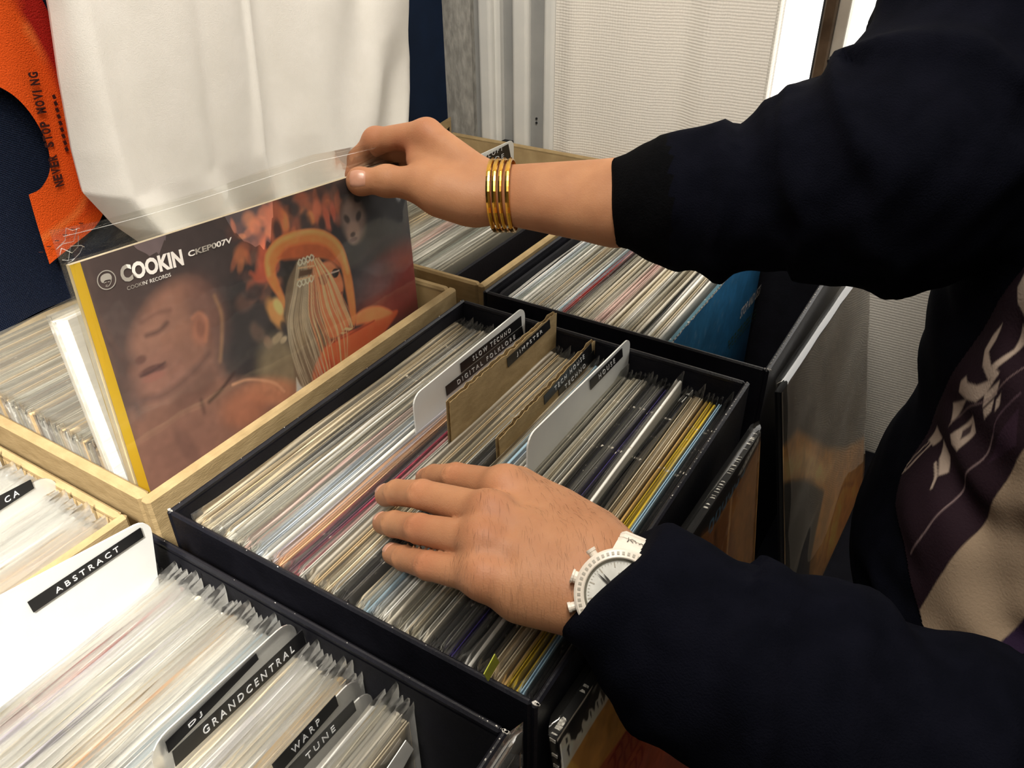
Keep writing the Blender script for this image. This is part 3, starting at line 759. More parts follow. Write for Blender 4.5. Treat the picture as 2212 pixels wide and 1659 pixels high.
# ------------------------------------------------------------------ dividers
def rounded(y0, z0, ey, ez, w, h, r, n=5, corners=(1, 1, 1, 1)):
    """rounded rectangle in the y-z plane: (y0,z0) top near corner, e = unit vector along the top edge"""
    dn = (ez, -ey)   # downwards
    def P(a, b): return (y0+ey*a+dn[0]*b, z0+ez*a+dn[1]*b)
    pts = []
    for (ca, cb, st, on) in ((r, r, math.pi, corners[0]), (w-r, r, 1.5*math.pi, corners[1]), (w-r, h-r, 0, corners[2]), (r, h-r, .5*math.pi, corners[3])):
        if on:
            for k in range(n+1):
                a = st+k*(math.pi/2)/n; pts.append(P(ca+r*math.cos(a), cb+r*math.sin(a)))
        else:
            pts.append(P(ca+(r if st in (1.5*math.pi, 0) else -r), cb+(-r if st in (math.pi, 1.5*math.pi) else r)))
    return pts
def divider(label, x, p_far, p_near, h, mat, th, tapes, rad=.010, wavy=False, group='dividers between the records', name='divider_card', corners=(1,1,1,1)):
    A = at_x(*p_near, x); B = at_x(*p_far, x)
    d = B-A; w = np.linalg.norm(d[1:]); ey, ez = d[1]/w, d[2]/w
    t = thing(name, (x, (A[1]+B[1])/2, min(A[2], B[2])-h), label, 'divider', group)
    pl = rounded(A[1], A[2], ey, ez, w, h, rad, corners=corners)
    mb = MB()
    if wavy:   # corrugated board: ragged top edge, liner-flute-liner
        r = random.Random(3)
        k = 44; ts = np.linspace(0, 1, k)
        top = [(A[1]+d[1]*f+0, A[2]+d[2]*f+r.uniform(-.0012, .0008)) for f in ts]
        bot = [(A[1]+d[1]*f+ez*h, A[2]+d[2]*f-ey*h) for f in (1, 0)]
        for off, tk in ((0, .0005), (-th, .0005)):
            tt = [(a, b+r.uniform(-.0009, .0005)) for a, b in top]
            mb.prism([(x+off, a, b) for a, b in tt+bot], (-tk, 0, 0))
        fl = MB(); nf = int(w/.0022)
        fv = []; ff = []
        for i in range(nf+1):
            f = i/nf; xx = x-.0005-(th-.001)*(.5+.5*math.sin(i*1.9)); zz_ = r.uniform(-.0016, -.0002)
            fv += [(xx, A[1]+d[1]*f, A[2]+d[2]*f+zz_), (xx, A[1]+d[1]*f+ez*.05, A[2]+d[2]*f-ey*.05)]
            if i: ff.append((2*i-2, 2*i, 2*i+1, 2*i-1))
        fl.add(fv, ff); fl.build('fluting', M['kraft_edge'], t)
    else:
        mb.prism([(x-th, a, b) for a, b in pl], (th, 0, 0))
    mb.build('card', mat, t)
    for tp in tapes:
        ul, ll, ur, lr, text, f0, f1, bold = tp[:8]
        tpm = tp[8] if len(tp) > 8 else M['tape']
        xe = x+.0005
        q = [at_x(*p, xe) for p in (ll, lr, ur, ul)]
        tp_o = MB().prism([np.array((xe, p[1], p[2])) for p in q], (.0003, 0, 0)).build('label_tape', tpm, t)
        if text:
            bl, br_, ul_, ur_ = q[0], q[1], q[3], q[2]
            up = ((ul_-bl)+(ur_-br_))/2
            run = br_-bl
            base = bl+run*f0+up*.26
            place_text(text, base, run*(f1-f0), up*.48, M['emboss'], tp_o, 'embossed_lettering', bold=bold, lift=.0005, thick=.0002)
    return t
def z4(x, y): return (700+x*.36166, 600+y*.36166)     # photo coordinates of a measured detail crop
def z5(x, y): return (x*.42767, 950+y*.42767)
divider('white plastic divider labelled SLOW TECHNO and DIGITAL FOLKLORE', DX['slow'], (1134, 661), (892, 858), .20, M['white_card'], .0012,
    [(z4(812,513), z4(818,566), z4(1176,228), z4(1180,285), spaced('SLOW')+'   '+spaced('TECHNO'), .18, .80, .004),
     (z4(724,650), z4(732,706), z4(1182,288), z4(1190,335), spaced('DIGITAL')+'   '+spaced('FOLKLORE'), .13, .88, .004)])
divider('thick corrugated kraft divider with one black label, next to the SLOW TECHNO divider', DX['jim'], (1203, 673), (972, 868), .20, M['kraft'], .0034,
    [(z4(1091,483), z4(1098,536), z4(1346,248), z4(1351,300), spaced('JIMPSTER'), .20, .80, .004)], wavy=True)
divider('bent corrugated kraft divider labelled TECH HOUSE', DX['tech'], (1286, 733), (1079, 948), .19, M['kraft'], .0032,
    [(z4(1312,706), z4(1316,758), z4(1595,388), z4(1600,440), spaced('TECH')+'   '+spaced('HOUSE'), .20, .82, .004),
     (z4(1400,668), z4(1404,716), z4(1612,430), z4(1616,480), spaced('TECHNO'), .15, .72, .004)], wavy=True)
divider('white plastic divider with a single short HOUSE label', DX['house'], (1363, 727), (1141, 944), .20, M['white_card'], .0012,
    [(z4(1586,612), z4(1592,670), z4(1779,419), z4(1783,470), spaced('HOUSE'), .24, .74, .004)])
divider('large white divider labelled ABSTRACT', .0335, (324, 1118), (-60, 1321), .19, M['white_card'], .0014,
    [(z5(137,820), z5(168,872), z5(708,443), z5(725,490), spaced('ABSTRACT'), .20, .77, .006)])
divider('frosted divider with a long black label starting DJ', .138, z5(1482,892), z5(745,1560), .19, M['frost_card'], .0008,
    [(z5(833,1526), z5(850,1582), z5(1292,1078), z5(1305,1108), spaced('DJ'), .22, .36, .004)], rad=.012)
divider('divider filled by a wide black strip with long white lettering', .1425, z5(1562,952), z5(862,1600), .19, M['frost_card'], .0006,
    [(z5(868,1575), z5(886,1650), z5(1525,958), z5(1545,1030), spaced('GRANDCENTRAL'), .20, .90, .006)], rad=.012)
divider('frosted divider labelled with a four letter black tape, behind the TUNE divider', .189, z5(1806,1178), z5(1345,1700), .19, M['frost_card'], .0008,
    [(z5(1372,1640), z5(1398,1700), z5(1692,1288), z5(1708,1342), spaced('WARP'), .26, .70, .006)], rad=.012)
divider('frosted divider labelled TUNE', .1965, z5(1868,1240), z5(1440,1740), .19, M['frost_card'], .0008,
    [(z5(1455,1655), z5(1478,1715), z5(1782,1314), z5(1798,1366), spaced('TUNE'), .22, .66, .006)], rad=.012)
divider('frosted divider labelled CA in the kraft box at the left edge', -.089, z5(262,162), z5(-150,400), .17, M['frost_card'], .0008,
    [(z5(-60,312), z5(-40,382), z5(154,200), z5(172,244), spaced('CA'), .33, .66, .006)], rad=.012)
def z3(x, y): return (700+x*.36166, 150+y*.36166)
divider('white divider with a two-line label behind the bangled wrist', -.182, (1110, 301), (955, 372), .16, M['white_card'], .0014,
    [(z3(935,535), z3(960,620), z3(1100,445), z3(1122,560), None, 0, 1, 0)])
_d = [o for o in COL.objects if o.get('label') == 'white divider with a two-line label behind the bangled wrist'][0]
def on_x(p, x): return np.array(at_x(*p, x))
a_, b_ = on_x(z3(958,538), -.181), on_x(z3(1066,482), -.181)
place_text('E L O F T', a_, b_-a_, np.array((0, 0, .0065)), M['emboss'], _d, 'embossed_lettering', .004, .0006, .0002)
a_, b_ = on_x(z3(985,566), -.181), on_x(z3(1072,528), -.181)
place_text('A D E', a_, b_-a_, np.array((0, 0, .0065)), M['emboss'], _d, 'embossed_lettering', .004, .0006, .0002)
# black sheet added for the deep shade in the back kraft box's empty end
t = thing('dark_board', (-.055, .555, -.33), 'added black sheet for the shade at the empty end of the back kraft box', 'divider', 'dividers between the records')
MB().box((-.0585, .392, -.33), (-.0545, .715, -.018), .0008).build('board', M['black_in'], t)
t = thing('dark_board', (.012, .545, -.33), 'plain black board inside the left wall of the back right box', 'divider', 'dividers between the records')
MB().prism([(.0185, p[0], p[1]) for p in rounded(.376, -.006, 1, 0, .325, .32, .012)], (.003, 0, 0)).build('board', M['black_in'], t)
# small tags on records
def small_tag(label, x, px4, mat, name='price_tag'):
    q = [at_x(*p, x) for p in px4]
    t = thing(name, tuple(q[0]), label, 'tag')
    MB().prism([np.array((x, p[1], p[2])) for p in q], (.0005, 0, 0)).build('paper', mat, t); return t
M['tag_green'] = plain('yellow_green_paper', lin(168,172,58), 0.7)
M['tag_white'] = plain('white_sticker', lin(226,224,218), 0.6)
small_tag('yellow-green paper tag between black records near the front corner', .2535, [(1044,1456), (1053,1471), (1077,1430), (1068,1412)], M['tag_green'])
small_tag('white price sticker on the frontmost cream record of the lower left box', .2262, [z5(1950,1662), z5(2048,1516), z5(2086,1560), z5(2030,1662)], M['tag_white'], 'price_sticker')

# ------------------------------------------------------------------ the record held up
hy, hl, hs = math.radians(2), math.radians(5), math.radians(-4)
e1 = np.array([math.sin(hy), math.cos(hy), 0]); n0 = np.array([math.cos(hy), -math.sin(hy), 0]); zz_ = np.array([0, 0, 1.0])
e2 = zz_*math.cos(hl)-n0*math.sin(hl); HN = n0*math.cos(hl)+zz_*math.sin(hl)
HA = e1*math.cos(hs)+e2*math.sin(hs); HB = -e1*math.sin(hs)+e2*math.cos(hs)
HTL = np.array([-.070, .029, .148]); HBL = HTL-HB*JW
held = thing('picture_record', tuple(HBL+HA*.157), 'record in painted sleeve with yellow spine stripe, held up over the kraft box', 'record')
def H(u, v, d=0.0): return HBL+HA*(u*JW)+HB*(v*JW)+HN*d
hb = MB()
tkn = .0034
hb.prism([H(0, 0, -tkn), H(1, 0, -tkn), H(1, 1, -tkn), H(0, 1, -tkn)], HN*(tkn-.0001))
hb.build('jacket', jacket_mat('cream'), held)
cv = Canvas(480, 480, lin(74, 62, 62))
# background haze
cv.mix(np.clip(cv.noise(4, 3)*.8, 0, 1)*.6, lin(60, 56, 62)); cv.mix(np.clip(1-cv.X*2.2, 0, 1)*np.clip(1.2-cv.Y, 0, 1)*.75, lin(122, 88, 78))
cv.ell(.82, .78, .3, .22, lin(46, 46, 54), 0, .6, .9); cv.ell(.40, .70, .12, .18, lin(44, 42, 48), 0, .6, .8)
cv.ell(.92, .65, .16, .10, lin(150, 58, 38), 10, .9, .8); cv.ell(.97, .62, .10, .09, lin(120, 34, 30), 0, .9, .8); cv.ell(.82, .69, .1, .05, lin(92, 84, 88), 0, 1., .6)
# crowd of small orange figures along the top
rr = np.random.RandomState(4)
for k in range(150):
    x = .36+.37*rr.rand()**.9; y = .985-.20*rr.rand()*(1.0 if x < .5 else .45)
    c = [(150,84,62),(176,92,58),(118,72,62),(196,108,66),(84,60,60),(62,54,58),(206,124,72),(132,92,78)][rr.randint(8)]
    cv.ell(x, y, .006+.018*rr.rand(), .008+.022*rr.rand(), lin(*c), rr.rand()*180, .9, .35+.30*rr.rand())
for (x, y, rx, ry, c, ro) in [(.53,.945,.015,.030,(218,128,66),10),(.50,.955,.028,.045,(176,96,66),-15),(.455,.868,.028,.05,(196,92,56),-15),(.435,.835,.03,.02,(186,86,56),10),(.62,.93,.014,.018,(214,132,66),30),(.645,.942,.015,.030,(196,106,72),-10),(.676,.912,.012,.032,(196,98,70),8),(.70,.925,.010,.024,(184,90,66),0)]:
    cv.ell(x, y, rx, ry, lin(*c), ro, .8, .85)
for (x, y, rx, ry) in [(.505,.925,.014,.03),(.60,.918,.02,.03),(.655,.905,.012,.02),(.40,.80,.03,.02),(.568,.965,.02,.018),(.47,.90,.010,.02),(.69,.90,.006,.02)]: cv.ell(x, y, rx, ry, lin(52,48,54), 0, .9, .85)
cv.line(curve([(.40,.85),(.43,.822),(.48,.832),(.485,.85)]), .010, lin(176,84,54), .9, .8)
for (x, y, rx, ry, c) in [(.45,.725,.02,.045,(204,146,72)),(.465,.74,.014,.025,(224,184,110)),(.44,.66,.02,.012,(190,166,132)),(.46,.648,.012,.008,(210,190,156)),(.41,.66,.012,.02,(144,110,92)),(.385,.70,.02,.03,(104,82,72)),(.43,.69,.012,.02,(40,36,40)),(.47,.68,.01,.02,(44,40,44)),(.405,.73,.02,.03,(58,52,56))]: cv.ell(x, y, rx, ry, lin(*c), 20, .8, .85)
cv.ell(.43, .575, .065, .09, lin(140, 124, 96), 10, .8, .8)   # olive robe
# panda: white face, dark eye patches
cv.ell(.778, .915, .05, .05, lin(40,38,42), 0, .5, .8)
cv.ell(.772, .885, .044, .060, lin(136,114,106), 8, .7); cv.ell(.765, .85, .026, .03, lin(152,126,114), 5, .7); cv.ell(.747, .893, .009, .015, lin(70,60,60), 35, .9); cv.ell(.793, .890, .010, .015, lin(70,60,60), -35, .9); cv.ell(.765, .862, .020, .02, lin(156,128,116), 5, .9, .6)
cv.ell(.762, .846, .010, .007, lin(84,68,64), 0, .8); cv.ell(.762, .832, .016, .006, lin(120,96,92), 0, .7); cv.ell(.80, .94, .016, .014, lin(34,32,36), 0, .6)
# big bald figure, eyes closed, facing left
sk = lin(142, 100, 84)
head = curve([(.045,.66),(.052,.715),(.040,.735),(.055,.76),(.050,.785),(.062,.812),(.090,.842),(.13,.875),(.19,.896),(.245,.882),(.285,.83),(.290,.77),(.272,.72),(.255,.67),(.27,.62),(.32,.592),(.40,.545),(.44,.50),(.47,.44),(.50,.30),(.50,0),(.0,0),(.0,.60),(.03,.63)], 140)
cv.poly(head, sk, .035, .93)
cv.ell(.16, .82, .10, .06, lin(164,116,96), 25, .9, .55); cv.ell(.26, .80, .05, .09, lin(104,72,68), 10, .9, .6); cv.ell(.10, .70, .07, .06, lin(150,104,90), 0, .9, .6)
cv.line(curve([(.286,.83),(.293,.78),(.278,.72),(.260,.67)]), .009, lin(176,132,88), 1.0, .5)
cv.ell(.228, .765, .024, .036, lin(166,108,84), -10, .9, .75); cv.ell(.230, .768, .012, .022, lin(128,82,68), -10, .9, .6); cv.line(curve([(.215,.80),(.235,.805),(.25,.78),(.235,.735)]), .009, lin(176,116,88), .9, .6)
cv.line(curve([(.095,.803),(.125,.802),(.150,.812)]), .010, lin(88,60,56), 1.0, .8); cv.line(curve([(.09,.835),(.13,.842),(.165,.838)]), .010, lin(110,72,64), .9, .5)
cv.ell(.066, .756, .014, .010, lin(96,58,54), 0, .8, .7); cv.ell(.088, .722, .034, .011, lin(92,56,56), -4, .6, .85); cv.ell(.086, .706, .030, .010, lin(150,96,84), -4, .6, .8); cv.line(curve([(.056,.720),(.09,.721),(.12,.727)]), .006, lin(74,46,48), .9, .7)
cv.line(curve([(.05,.665),(.10,.655),(.17,.67),(.235,.70)]), .016, lin(92,62,58), 1., .65)
cv.ell(.18, .63, .08, .03, lin(106,72,64), 20, .9, .6); cv.ell(.40, .525, .09, .035, lin(190,126,90), -28, .9, .75); cv.ell(.30, .52, .07, .05, lin(172,108,76), -20, .9, .7)
cv.line(curve([(.205,.585),(.245,.60),(.29,.625)]), .010, lin(66,44,42), .8, .8); cv.line(curve([(.185,.565),(.185,.60)]), .010, lin(76,50,48), .9, .7); cv.ell(.10, .52, .10, .08, lin(132,92,80), 0, .9, .6); cv.ell(.12, .50, .02, .06, lin(110,76,68), 15, .9, .6)
cv.line(curve([(.28,.598),(.33,.59),(.40,.55),(.43,.51)]), .007, lin(216,160,122), .9, .6)
# woman in an orange head wrap with long pale cords of hair
sc = curve([(.47,.76),(.445,.82),(.452,.875),(.49,.905),(.545,.912),(.61,.902),(.665,.880),(.71,.838),(.728,.78),(.735,.70),(.728,.61),(.71,.60),(.705,.70),(.700,.77),(.68,.80),(.62,.825),(.56,.845),(.50,.855),(.475,.83),(.488,.76),(.50,.715),(.492,.70)], 120)
cv.poly(curve([(.50,.86),(.56,.86),(.70,.80),(.72,.60),(.70,.56),(.50,.56),(.48,.70)], 60), lin(48,44,46), .012)
cv.poly(sc, lin(216,124,48), .008)
cv.poly(curve([(.49,.86),(.53,.878),(.60,.868),(.66,.84),(.70,.78),(.69,.775),(.64,.815),(.56,.838),(.51,.850)], 60), lin(178,88,34), .012)
cv.line(curve([(.453,.83),(.46,.875),(.50,.898),(.56,.902),(.62,.893),(.67,.868),(.71,.82),(.722,.75)]), .012, lin(236,156,76), .8, .8)
cv.poly(curve([(.60,.80),(.66,.80),(.69,.76),(.698,.72),(.688,.69),(.69,.66),(.70,.60),(.62,.59),(.60,.68)], 50), lin(206,118,66), .008)   # face
cv.poly(curve([(.61,.77),(.645,.775),(.648,.755),(.632,.742),(.615,.75)], 24), lin(40,34,34), .004); cv.ell(.675, .762, .014, .013, lin(40,34,34), 0, .3); cv.line([(.64,.768),(.69,.765)], .004, lin(190,170,160)); cv.ell(.688,.70,.006,.004,lin(130,60,44),0,.5)
cv.poly(curve([(.55,.835),(.50,.78),(.478,.70),(.480,.62),(.475,.56),(.478,.505),(.52,.475),(.55,.46),(.60,.58),(.602,.70),(.60,.80),(.605,.835)], 70), lin(112,94,74), .006)
cv.poly(curve([(.70,.58),(.74,.575),(.80,.585),(.88,.575),(.90,.56),(.80,.50),(.6,.35),(.52,.42),(.54,.52),(.60,.575)], 60), lin(222,92,30), .012)
cv.poly(curve([(.725,.62),(.77,.625),(.83,.61),(.88,.57),(.80,.575),(.725,.59)], 40), lin(226,128,62), .010); cv.line(curve([(.60,.575),(.70,.572),(.80,.575)]), .006, lin(120,44,24), .8, .7); cv.poly(curve([(.55,.50),(.60,.54),(.63,.50),(.58,.44)], 20), lin(150,62,34), .02, .7)
cv.poly(curve([(.486,.70),(.52,.76),(.545,.80),(.55,.70),(.535,.62),(.50,.60)], 40), lin(158,134,98), .02, .85)
r8 = np.random.RandomState(2)
for i in range(64):      # hair cords
    f = i/63.
    x0 = .548+.075*f+.004*r8.rand(); x1 = .482+.21*f**1.3; x2 = .478+.235*f**1.25+.01*r8.rand(); x3 = .50+.17*f+.012*r8.rand()
    col = lin(*( ((176,162,136) if r8.rand() < .6 else (120,104,84)) if f < .45 else (232,188,136) if r8.rand() < .5 else (196,112,66)))
    ye = (.60-.085*(1-f)) if f > .5 and r8.rand() < .5 else .49-.03*r8.rand()
    cv.line(curve([(x0,.83-.01*f),((x0+x1)/2+.004,.76),(x1,.68),(x2,.59),(x3+.02*(f-.4),ye)], 24), .0026, col, .8, .75)
cv.poly(curve([(.478,.53),(.488,.50),(.505,.48),(.52,.46),(.49,.45),(.465,.47)], 24), lin(214,204,188), .006)
for k in range(4): cv.line(curve([(.552+.014*k,.828),(.558+.014*k,.836),(.566+.014*k,.828),(.558+.014*k,.820),(.552+.014*k,.826)]), .0035, lin(236,214,176)); cv.line(curve([(.538+.014*k,.775),(.545+.014*k,.783),(.553+.014*k,.775),(.545+.014*k,.766),(.538+.014*k,.773)]), .0035, lin(236,214,176))
cv.line([(.55,.815),(.605,.805)], .004, lin(200,168,126)); cv.line([(.54,.787),(.60,.778)], .004, lin(200,168,126)); cv.poly([(.553,.808),(.598,.80),(.592,.785),(.545,.792)], lin(92,66,48), .006)
cv.rough(.16, ((24, 1), (70, 2)))
g_ = cv.C.mean(-1, keepdims=True); cv.C = np.clip((cv.C*.86+g_*.14)*1.75+.016, 0, .9)  # print lifted and slightly greyed, taking the sleeve's hazy glare into its colours
ys_ = .022      # the yellow stripe at the spine is a separate printed band
M['cover'] = vcol_mat('painted_sleeve_print', 0.42, 0.35)
cover_o = painted_panel('cover_print', H(ys_, 0, .0002), HA*JW*(1-ys_), HB*JW, cv, M['cover'], held)
M['yellow_band'] = noise_mat('yellow_spine_print', lin(252,208,40), lin(255,218,60), 20, 0.45, 0)
M['cream_spine'] = noise_mat('cream_spine_board', lin(216,196,150), lin(228,208,166), 60, 0.6, 0.1)
MB().add([H(0, 0, .0002), H(ys_, 0, .0002), H(ys_, 1, .0002), H(0, 1, .0002)], [(0,1,2,3)]).build('spine_stripe', M['yellow_band'], held)
MB().prism([H(-.0012, 0, 0), H(-.0002, 0, 0), H(-.0002, 1, 0), H(-.0012, 1, 0)], HN*-tkn).build('spine_edge', M['cream_spine'], held)
def uvx(u): return u      # measured on the whole square
# printed lettering
def hprint(s, u0, v0, u1, v1, cap, bold, name='printed_lettering', slant=0.0):
    Rv = HA*JW*(u1-u0)+HB*JW*(v1-v0); up = unit(np.cross(HN, Rv))
    place_text(s, H(u0, v0, .0003), Rv, up*cap*JW+unit(Rv)*slant, M['ink_white'], cover_o, name, bold, .0004)
hprint('COOKIN', .0935, .931, .2435, .924, .037, .045)
hprint('CKEP007V', .258, .9375, .379, .9365, .0135, .030, slant=.0004)
hprint("COOKIN' RECORDS", .100, .9135, .2055, .910, .0085, .0)
em = MB(); cu, cvv = .063, .949
ring = []
for k in range(40):
    a = 2*math.pi*k/40
    ring.append((H(cu+.0205*math.cos(a), cvv+.0205*math.sin(a), .0007), H(cu+.0183*math.cos(a), cvv+.0183*math.sin(a), .0007)))
for k in range(40):
    a, b = ring[k], ring[(k+1) % 40]; em.add([a[1], a[0], b[0], b[1]], [(0,1,2,3)])
afro = curve([(-.0115,-.002),(-.0125,.004),(-.009,.011),(0,.0135),(.009,.011),(.0122,.004),(.010,-.003),(.006,-.001),(-.004,.000),(-.008,-.004)], 60)
em.add([H(cu+x, cvv+y, .0007) for x, y in afro], [tuple(range(len(afro)))][:1])
fc = curve([(.0105,-.002),(.0085,-.007),(.003,-.0125),(-.002,-.0145)], 18); fi = fc+np.array([-.0013, .0007])
for k in range(len(fc)-1): em.add([H(cu+fi[k][0], cvv+fi[k][1], .0007), H(cu+fi[k+1][0], cvv+fi[k+1][1], .0007), H(cu+fc[k+1][0], cvv+fc[k+1][1], .0007), H(cu+fc[k][0], cvv+fc[k][1], .0007)], [(0,1,2,3)])
for (x0, y0, x1, y1) in [(-.007,-.0045,-.0015,-.0035),(.001,-.0045,.0055,-.005),(-.005,-.010,-.001,-.0105),(-.006,-.012,-.002,-.0135),(-.0015,-.0035,-.002,-.008)]:
    em.add([H(cu+x0, cvv+y0-.0007, .0007), H(cu+x1, cvv+y1-.0007, .0007), H(cu+x1, cvv+y1+.0007, .0007), H(cu+x0, cvv+y0+.0007, .0007)], [(0,1,2,3)])
em.build('printed_emblem', M['ink_white'], cover_o)
# clear outer sleeve with an empty lip above the card
V = []; nu, nv = 46, 26
rs = np.random.RandomState(3)
for side in (1, -1):
    for j in range(nv):
        v = j/(nv-1)*1.0
        vv = -.01+v*1.01 if j < nv-6 else 1.0+(j-(nv-7))/6.*.082
        for i in range(nu):
            u = -.014+1.026*i/(nu-1)
            lip = max(0, vv-1.0)/.08
            d = (.0009 if side > 0 else -tkn-.0008)
            d += .0005*math.sin(u*19+vv*7+side)+.0005*math.sin(u*7-vv*16)
            d += lip*side*(-.0010)+lip*(.0022*math.sin(u*9+1)+.0012*math.sin(u*23+side))
            ee = max(0, (abs(u-.5)-.49)/.022); d = d*(1-ee)+(-tkn/2)*ee
            if side > 0: d = max(d, .0008) if lip <= 0 else d
            top = vv-(.018*lip*abs(math.sin(u*4+.5)) if vv > 1 else 0)
            V.append(H(u, top, d))
F = []
for s_ in (0, 1): F += [tuple(i+s_*nu*nv for i in (q if s_ == 0 else reversed(q))) for q in grid_faces(nu, nv)]
obj('plastic_sleeve', V, F, M['film_tight'], held, True)
# crumpled folds of the sleeve at the near top corner and taped edge line along the lip
mbx = MB()
for k in range(5):
    p = [H(-.012+.05*q+.004*rs.randn(), 1.004+.012*k+.006*rs.randn()+.02*q, .0016+.0008*rs.rand()) for q in np.linspace(0, 1, 5)]
    mbx.tube(p, .00025, 4)
mbx.tube([H(u, 1.066-.012*abs(math.sin(u*4+.5)), .0024+.002*math.sin(u*9+1)*.7) for u in np.linspace(0, .96, 40)], .00022, 4)
M['crease'] = film_mat('sleeve_crease', 0.12, 0.35, 0.2, 0.2, 40)
mbx.build('sleeve_crease', M['crease'], held)

# ------------------------------------------------------------------ records standing in front of the boxes
def front_record(label, x0, x1, y0, y1, ztop, canvas, edge_mat, thick, film, lean=0.0, group='records standing in front of the boxes', bulge=0.0, lip=0.0, wave=1.0):
    """cover faces +x; leans back on the box"""
    e = thing('picture_record', ((x0+x1)/2, (y0+y1)/2, ZT), label, 'record', group)
    h = .315; W = np.linalg.norm([x1-x0, y1-y0]); A = np.array([x1-x0, y1-y0, 0])/W
    N = np.array([A[1], -A[0], 0]); B = unit(np.array([0, 0, 1.])*math.cos(lean)-N*math.sin(lean)); N2 = np.cross(A, B)
    P0 = np.array([x0, y0, ztop])-B*h
    def Q(u, v, d=0): return P0+A*(u*W)+B*(v*h)+N2*d
    MB().prism([Q(0, 0, -thick), Q(1, 0, -thick), Q(1, 1, -thick), Q(0, 1, -thick)], N2*(thick-.0001)).build('jacket', edge_mat, e)
    if canvas is not None: painted_panel('cover_print', Q(0, 0, .0001), A*W, B*h, canvas, M['cover'], e)
    if film is not None:
        V = []; nu, nv = 40, 40
        for s_ in (1, -1):
            for j in range(nv):
                for i in range(nu):
                    u, v = -.008+1.016*i/(nu-1), -.004+(1.03+lip)*j/(nv-1)
                    d = .0012 if s_ > 0 else -thick-.0008
                    wv = .0011*math.sin(u*4+v*5+1)+.0009*math.sin(u*9-v*4+2*math.sin(v*5))+.0007*math.sin(v*15+u*3+1.5*math.sin(u*6))
                    wv *= wave; d += (abs(wv)+bulge*math.exp(-((v-.78)/.11)**2)*math.exp(-((u-.75)/.5)**2)) if s_ > 0 else -abs(wv)*.4
                    ee = max(0, (abs(u-.5)-.492)/.016); d = d*(1-ee)+(-thick/2)*ee
                    V.append(Q(u, v, d))
        F = []
        for s_ in (0, 1): F += [tuple(i+s_*nu*nv for i in (q if s_ == 0 else reversed(q))) for q in grid_faces(nu, nv)]
        top = nv-1
        for i in range(nu-1): F.append((top*nu+i, top*nu+i+1, nu*nv+top*nu+i+1, nu*nv+top*nu+i))
        obj('plastic_sleeve', V, F, film, e, True)
    return e, Q
M['film_front'] = film_mat('clear_front_sleeve', 0.03, 0.45, 0.03, 0.10, 14)
# brown-gold record at the back right
c2 = Canvas(170, 170, lin(84, 74, 62))
c2.mix(np.clip(c2.noise(5, 3), 0, 1)*.5, lin(64, 58, 52))
gold = [(0,.82),(.13,.80),(.30,.66),(.48,.515),(.70,.38),(.95,.265),(1,.25),(1,0),(0,0)]  # gold print; its upper edge partly paints in the wall's reflection
c2.poly(gold, lin(178,132,72), .03); c2.poly([(0,.78),(.2,.70),(.45,.46),(.6,.40),(.4,.42),(.2,.60),(0,.70)], lin(206,170,116), .03, .7)
c2.poly([(0,.70),(.036,.68),(.2,.58),(.43,.375),(.36,.30),(.27,.20),(.22,0),(0,0)], lin(66,60,52), .02); c2.line(curve([(.10,.30),(.22,.34),(.36,.36)]), .02, lin(126,118,104), .8, .6)
c2.ell(.62, .12, .16, .12, lin(222,160,74), 30, .9, .9); c2.ell(.80, .05, .2, .1, lin(206,140,62), 0, .8, .8); c2.line(curve([(.45,.05),(.55,.18),(.68,.22),(.85,.12)]), .02, lin(140,88,40), .8, .6)
c2.rough(.4, ((14, 1), (45, 2))); c2.C = np.clip(c2.C*1.55, 0, .9)
fr1, Q1 = front_record('tall glossy brown and gold record leaning on the front of the back black box', .300, .311, .389, .7038, -.0305, c2, M['tape'], .006, M['film_front'], math.radians(11), wave=1.3)
# blue record inside the back right box
c3 = Canvas(150, 150, lin(42, 96, 134))
c3.mix(np.clip(1.1-c3.Y, 0, 1)*.6, lin(28,60,92)); c3.ell(.7, .9, .5, .3, lin(50,120,170), 0, .9, .8); c3.ell(.25, .75, .3, .25, lin(44,92,120), 0, .9, .6)
c3.rough(.35, ((18, 1), (60, 2)))
rr = np.random.RandomState(9)
for k in range(40): c3.ell(rr.rand()*.6+.1, .55+.45*rr.rand(), .004+.008*rr.rand(), .003+.006*rr.rand(), lin(120,150,170), rr.rand()*90, .7, .35)
e3 = thing('picture_record', (.191, .545, ZT+.005), 'blue record with STOP AND LISTEN lettering in the back right black box', 'record', 'records in the back right black box')
bx = .1935
MB().box((bx-.0035, .3805, -.3335), (bx-.0002, .6955, -.0185)).build('jacket', jacket_mat('teal'), e3)
painted_panel('cover_print', (bx, .3805, -.3335), np.array((0, .315, 0)), np.array((0, 0, .315)), c3, M['cover'], e3)
r3 = random.Random(8); mt_ = MB()      # torn white edge along the top of the blue cover
for k in range(46):
    y = .3815+.313*k/45; mt_.prism([(bx, y-.005, -.0185), (bx, y+.005, -.0185), (bx, y+.004, -.0185-r3.uniform(.0006, .0034)), (bx, y-.003, -.0185-r3.uniform(.0004, .0028))], (.0002, 0, 0))
mt_.build('torn_edge', M['scuff'], e3)
a_, b_ = at_x(1597, 690, bx), at_x(1663, 606, bx)
place_text('STOP AND LISTEN VOL. 1', a_, b_-a_, np.array((0, .0, .0145)), M['ink_white'], e3, 'printed_lettering', .02, .0005)
M['ink_olive'] = noise_mat('olive_print', lin(58,84,60), lin(84,106,70), 80, 0.6)
a2, b2 = at_x(1572, 742, bx), at_x(1668, 628, bx)
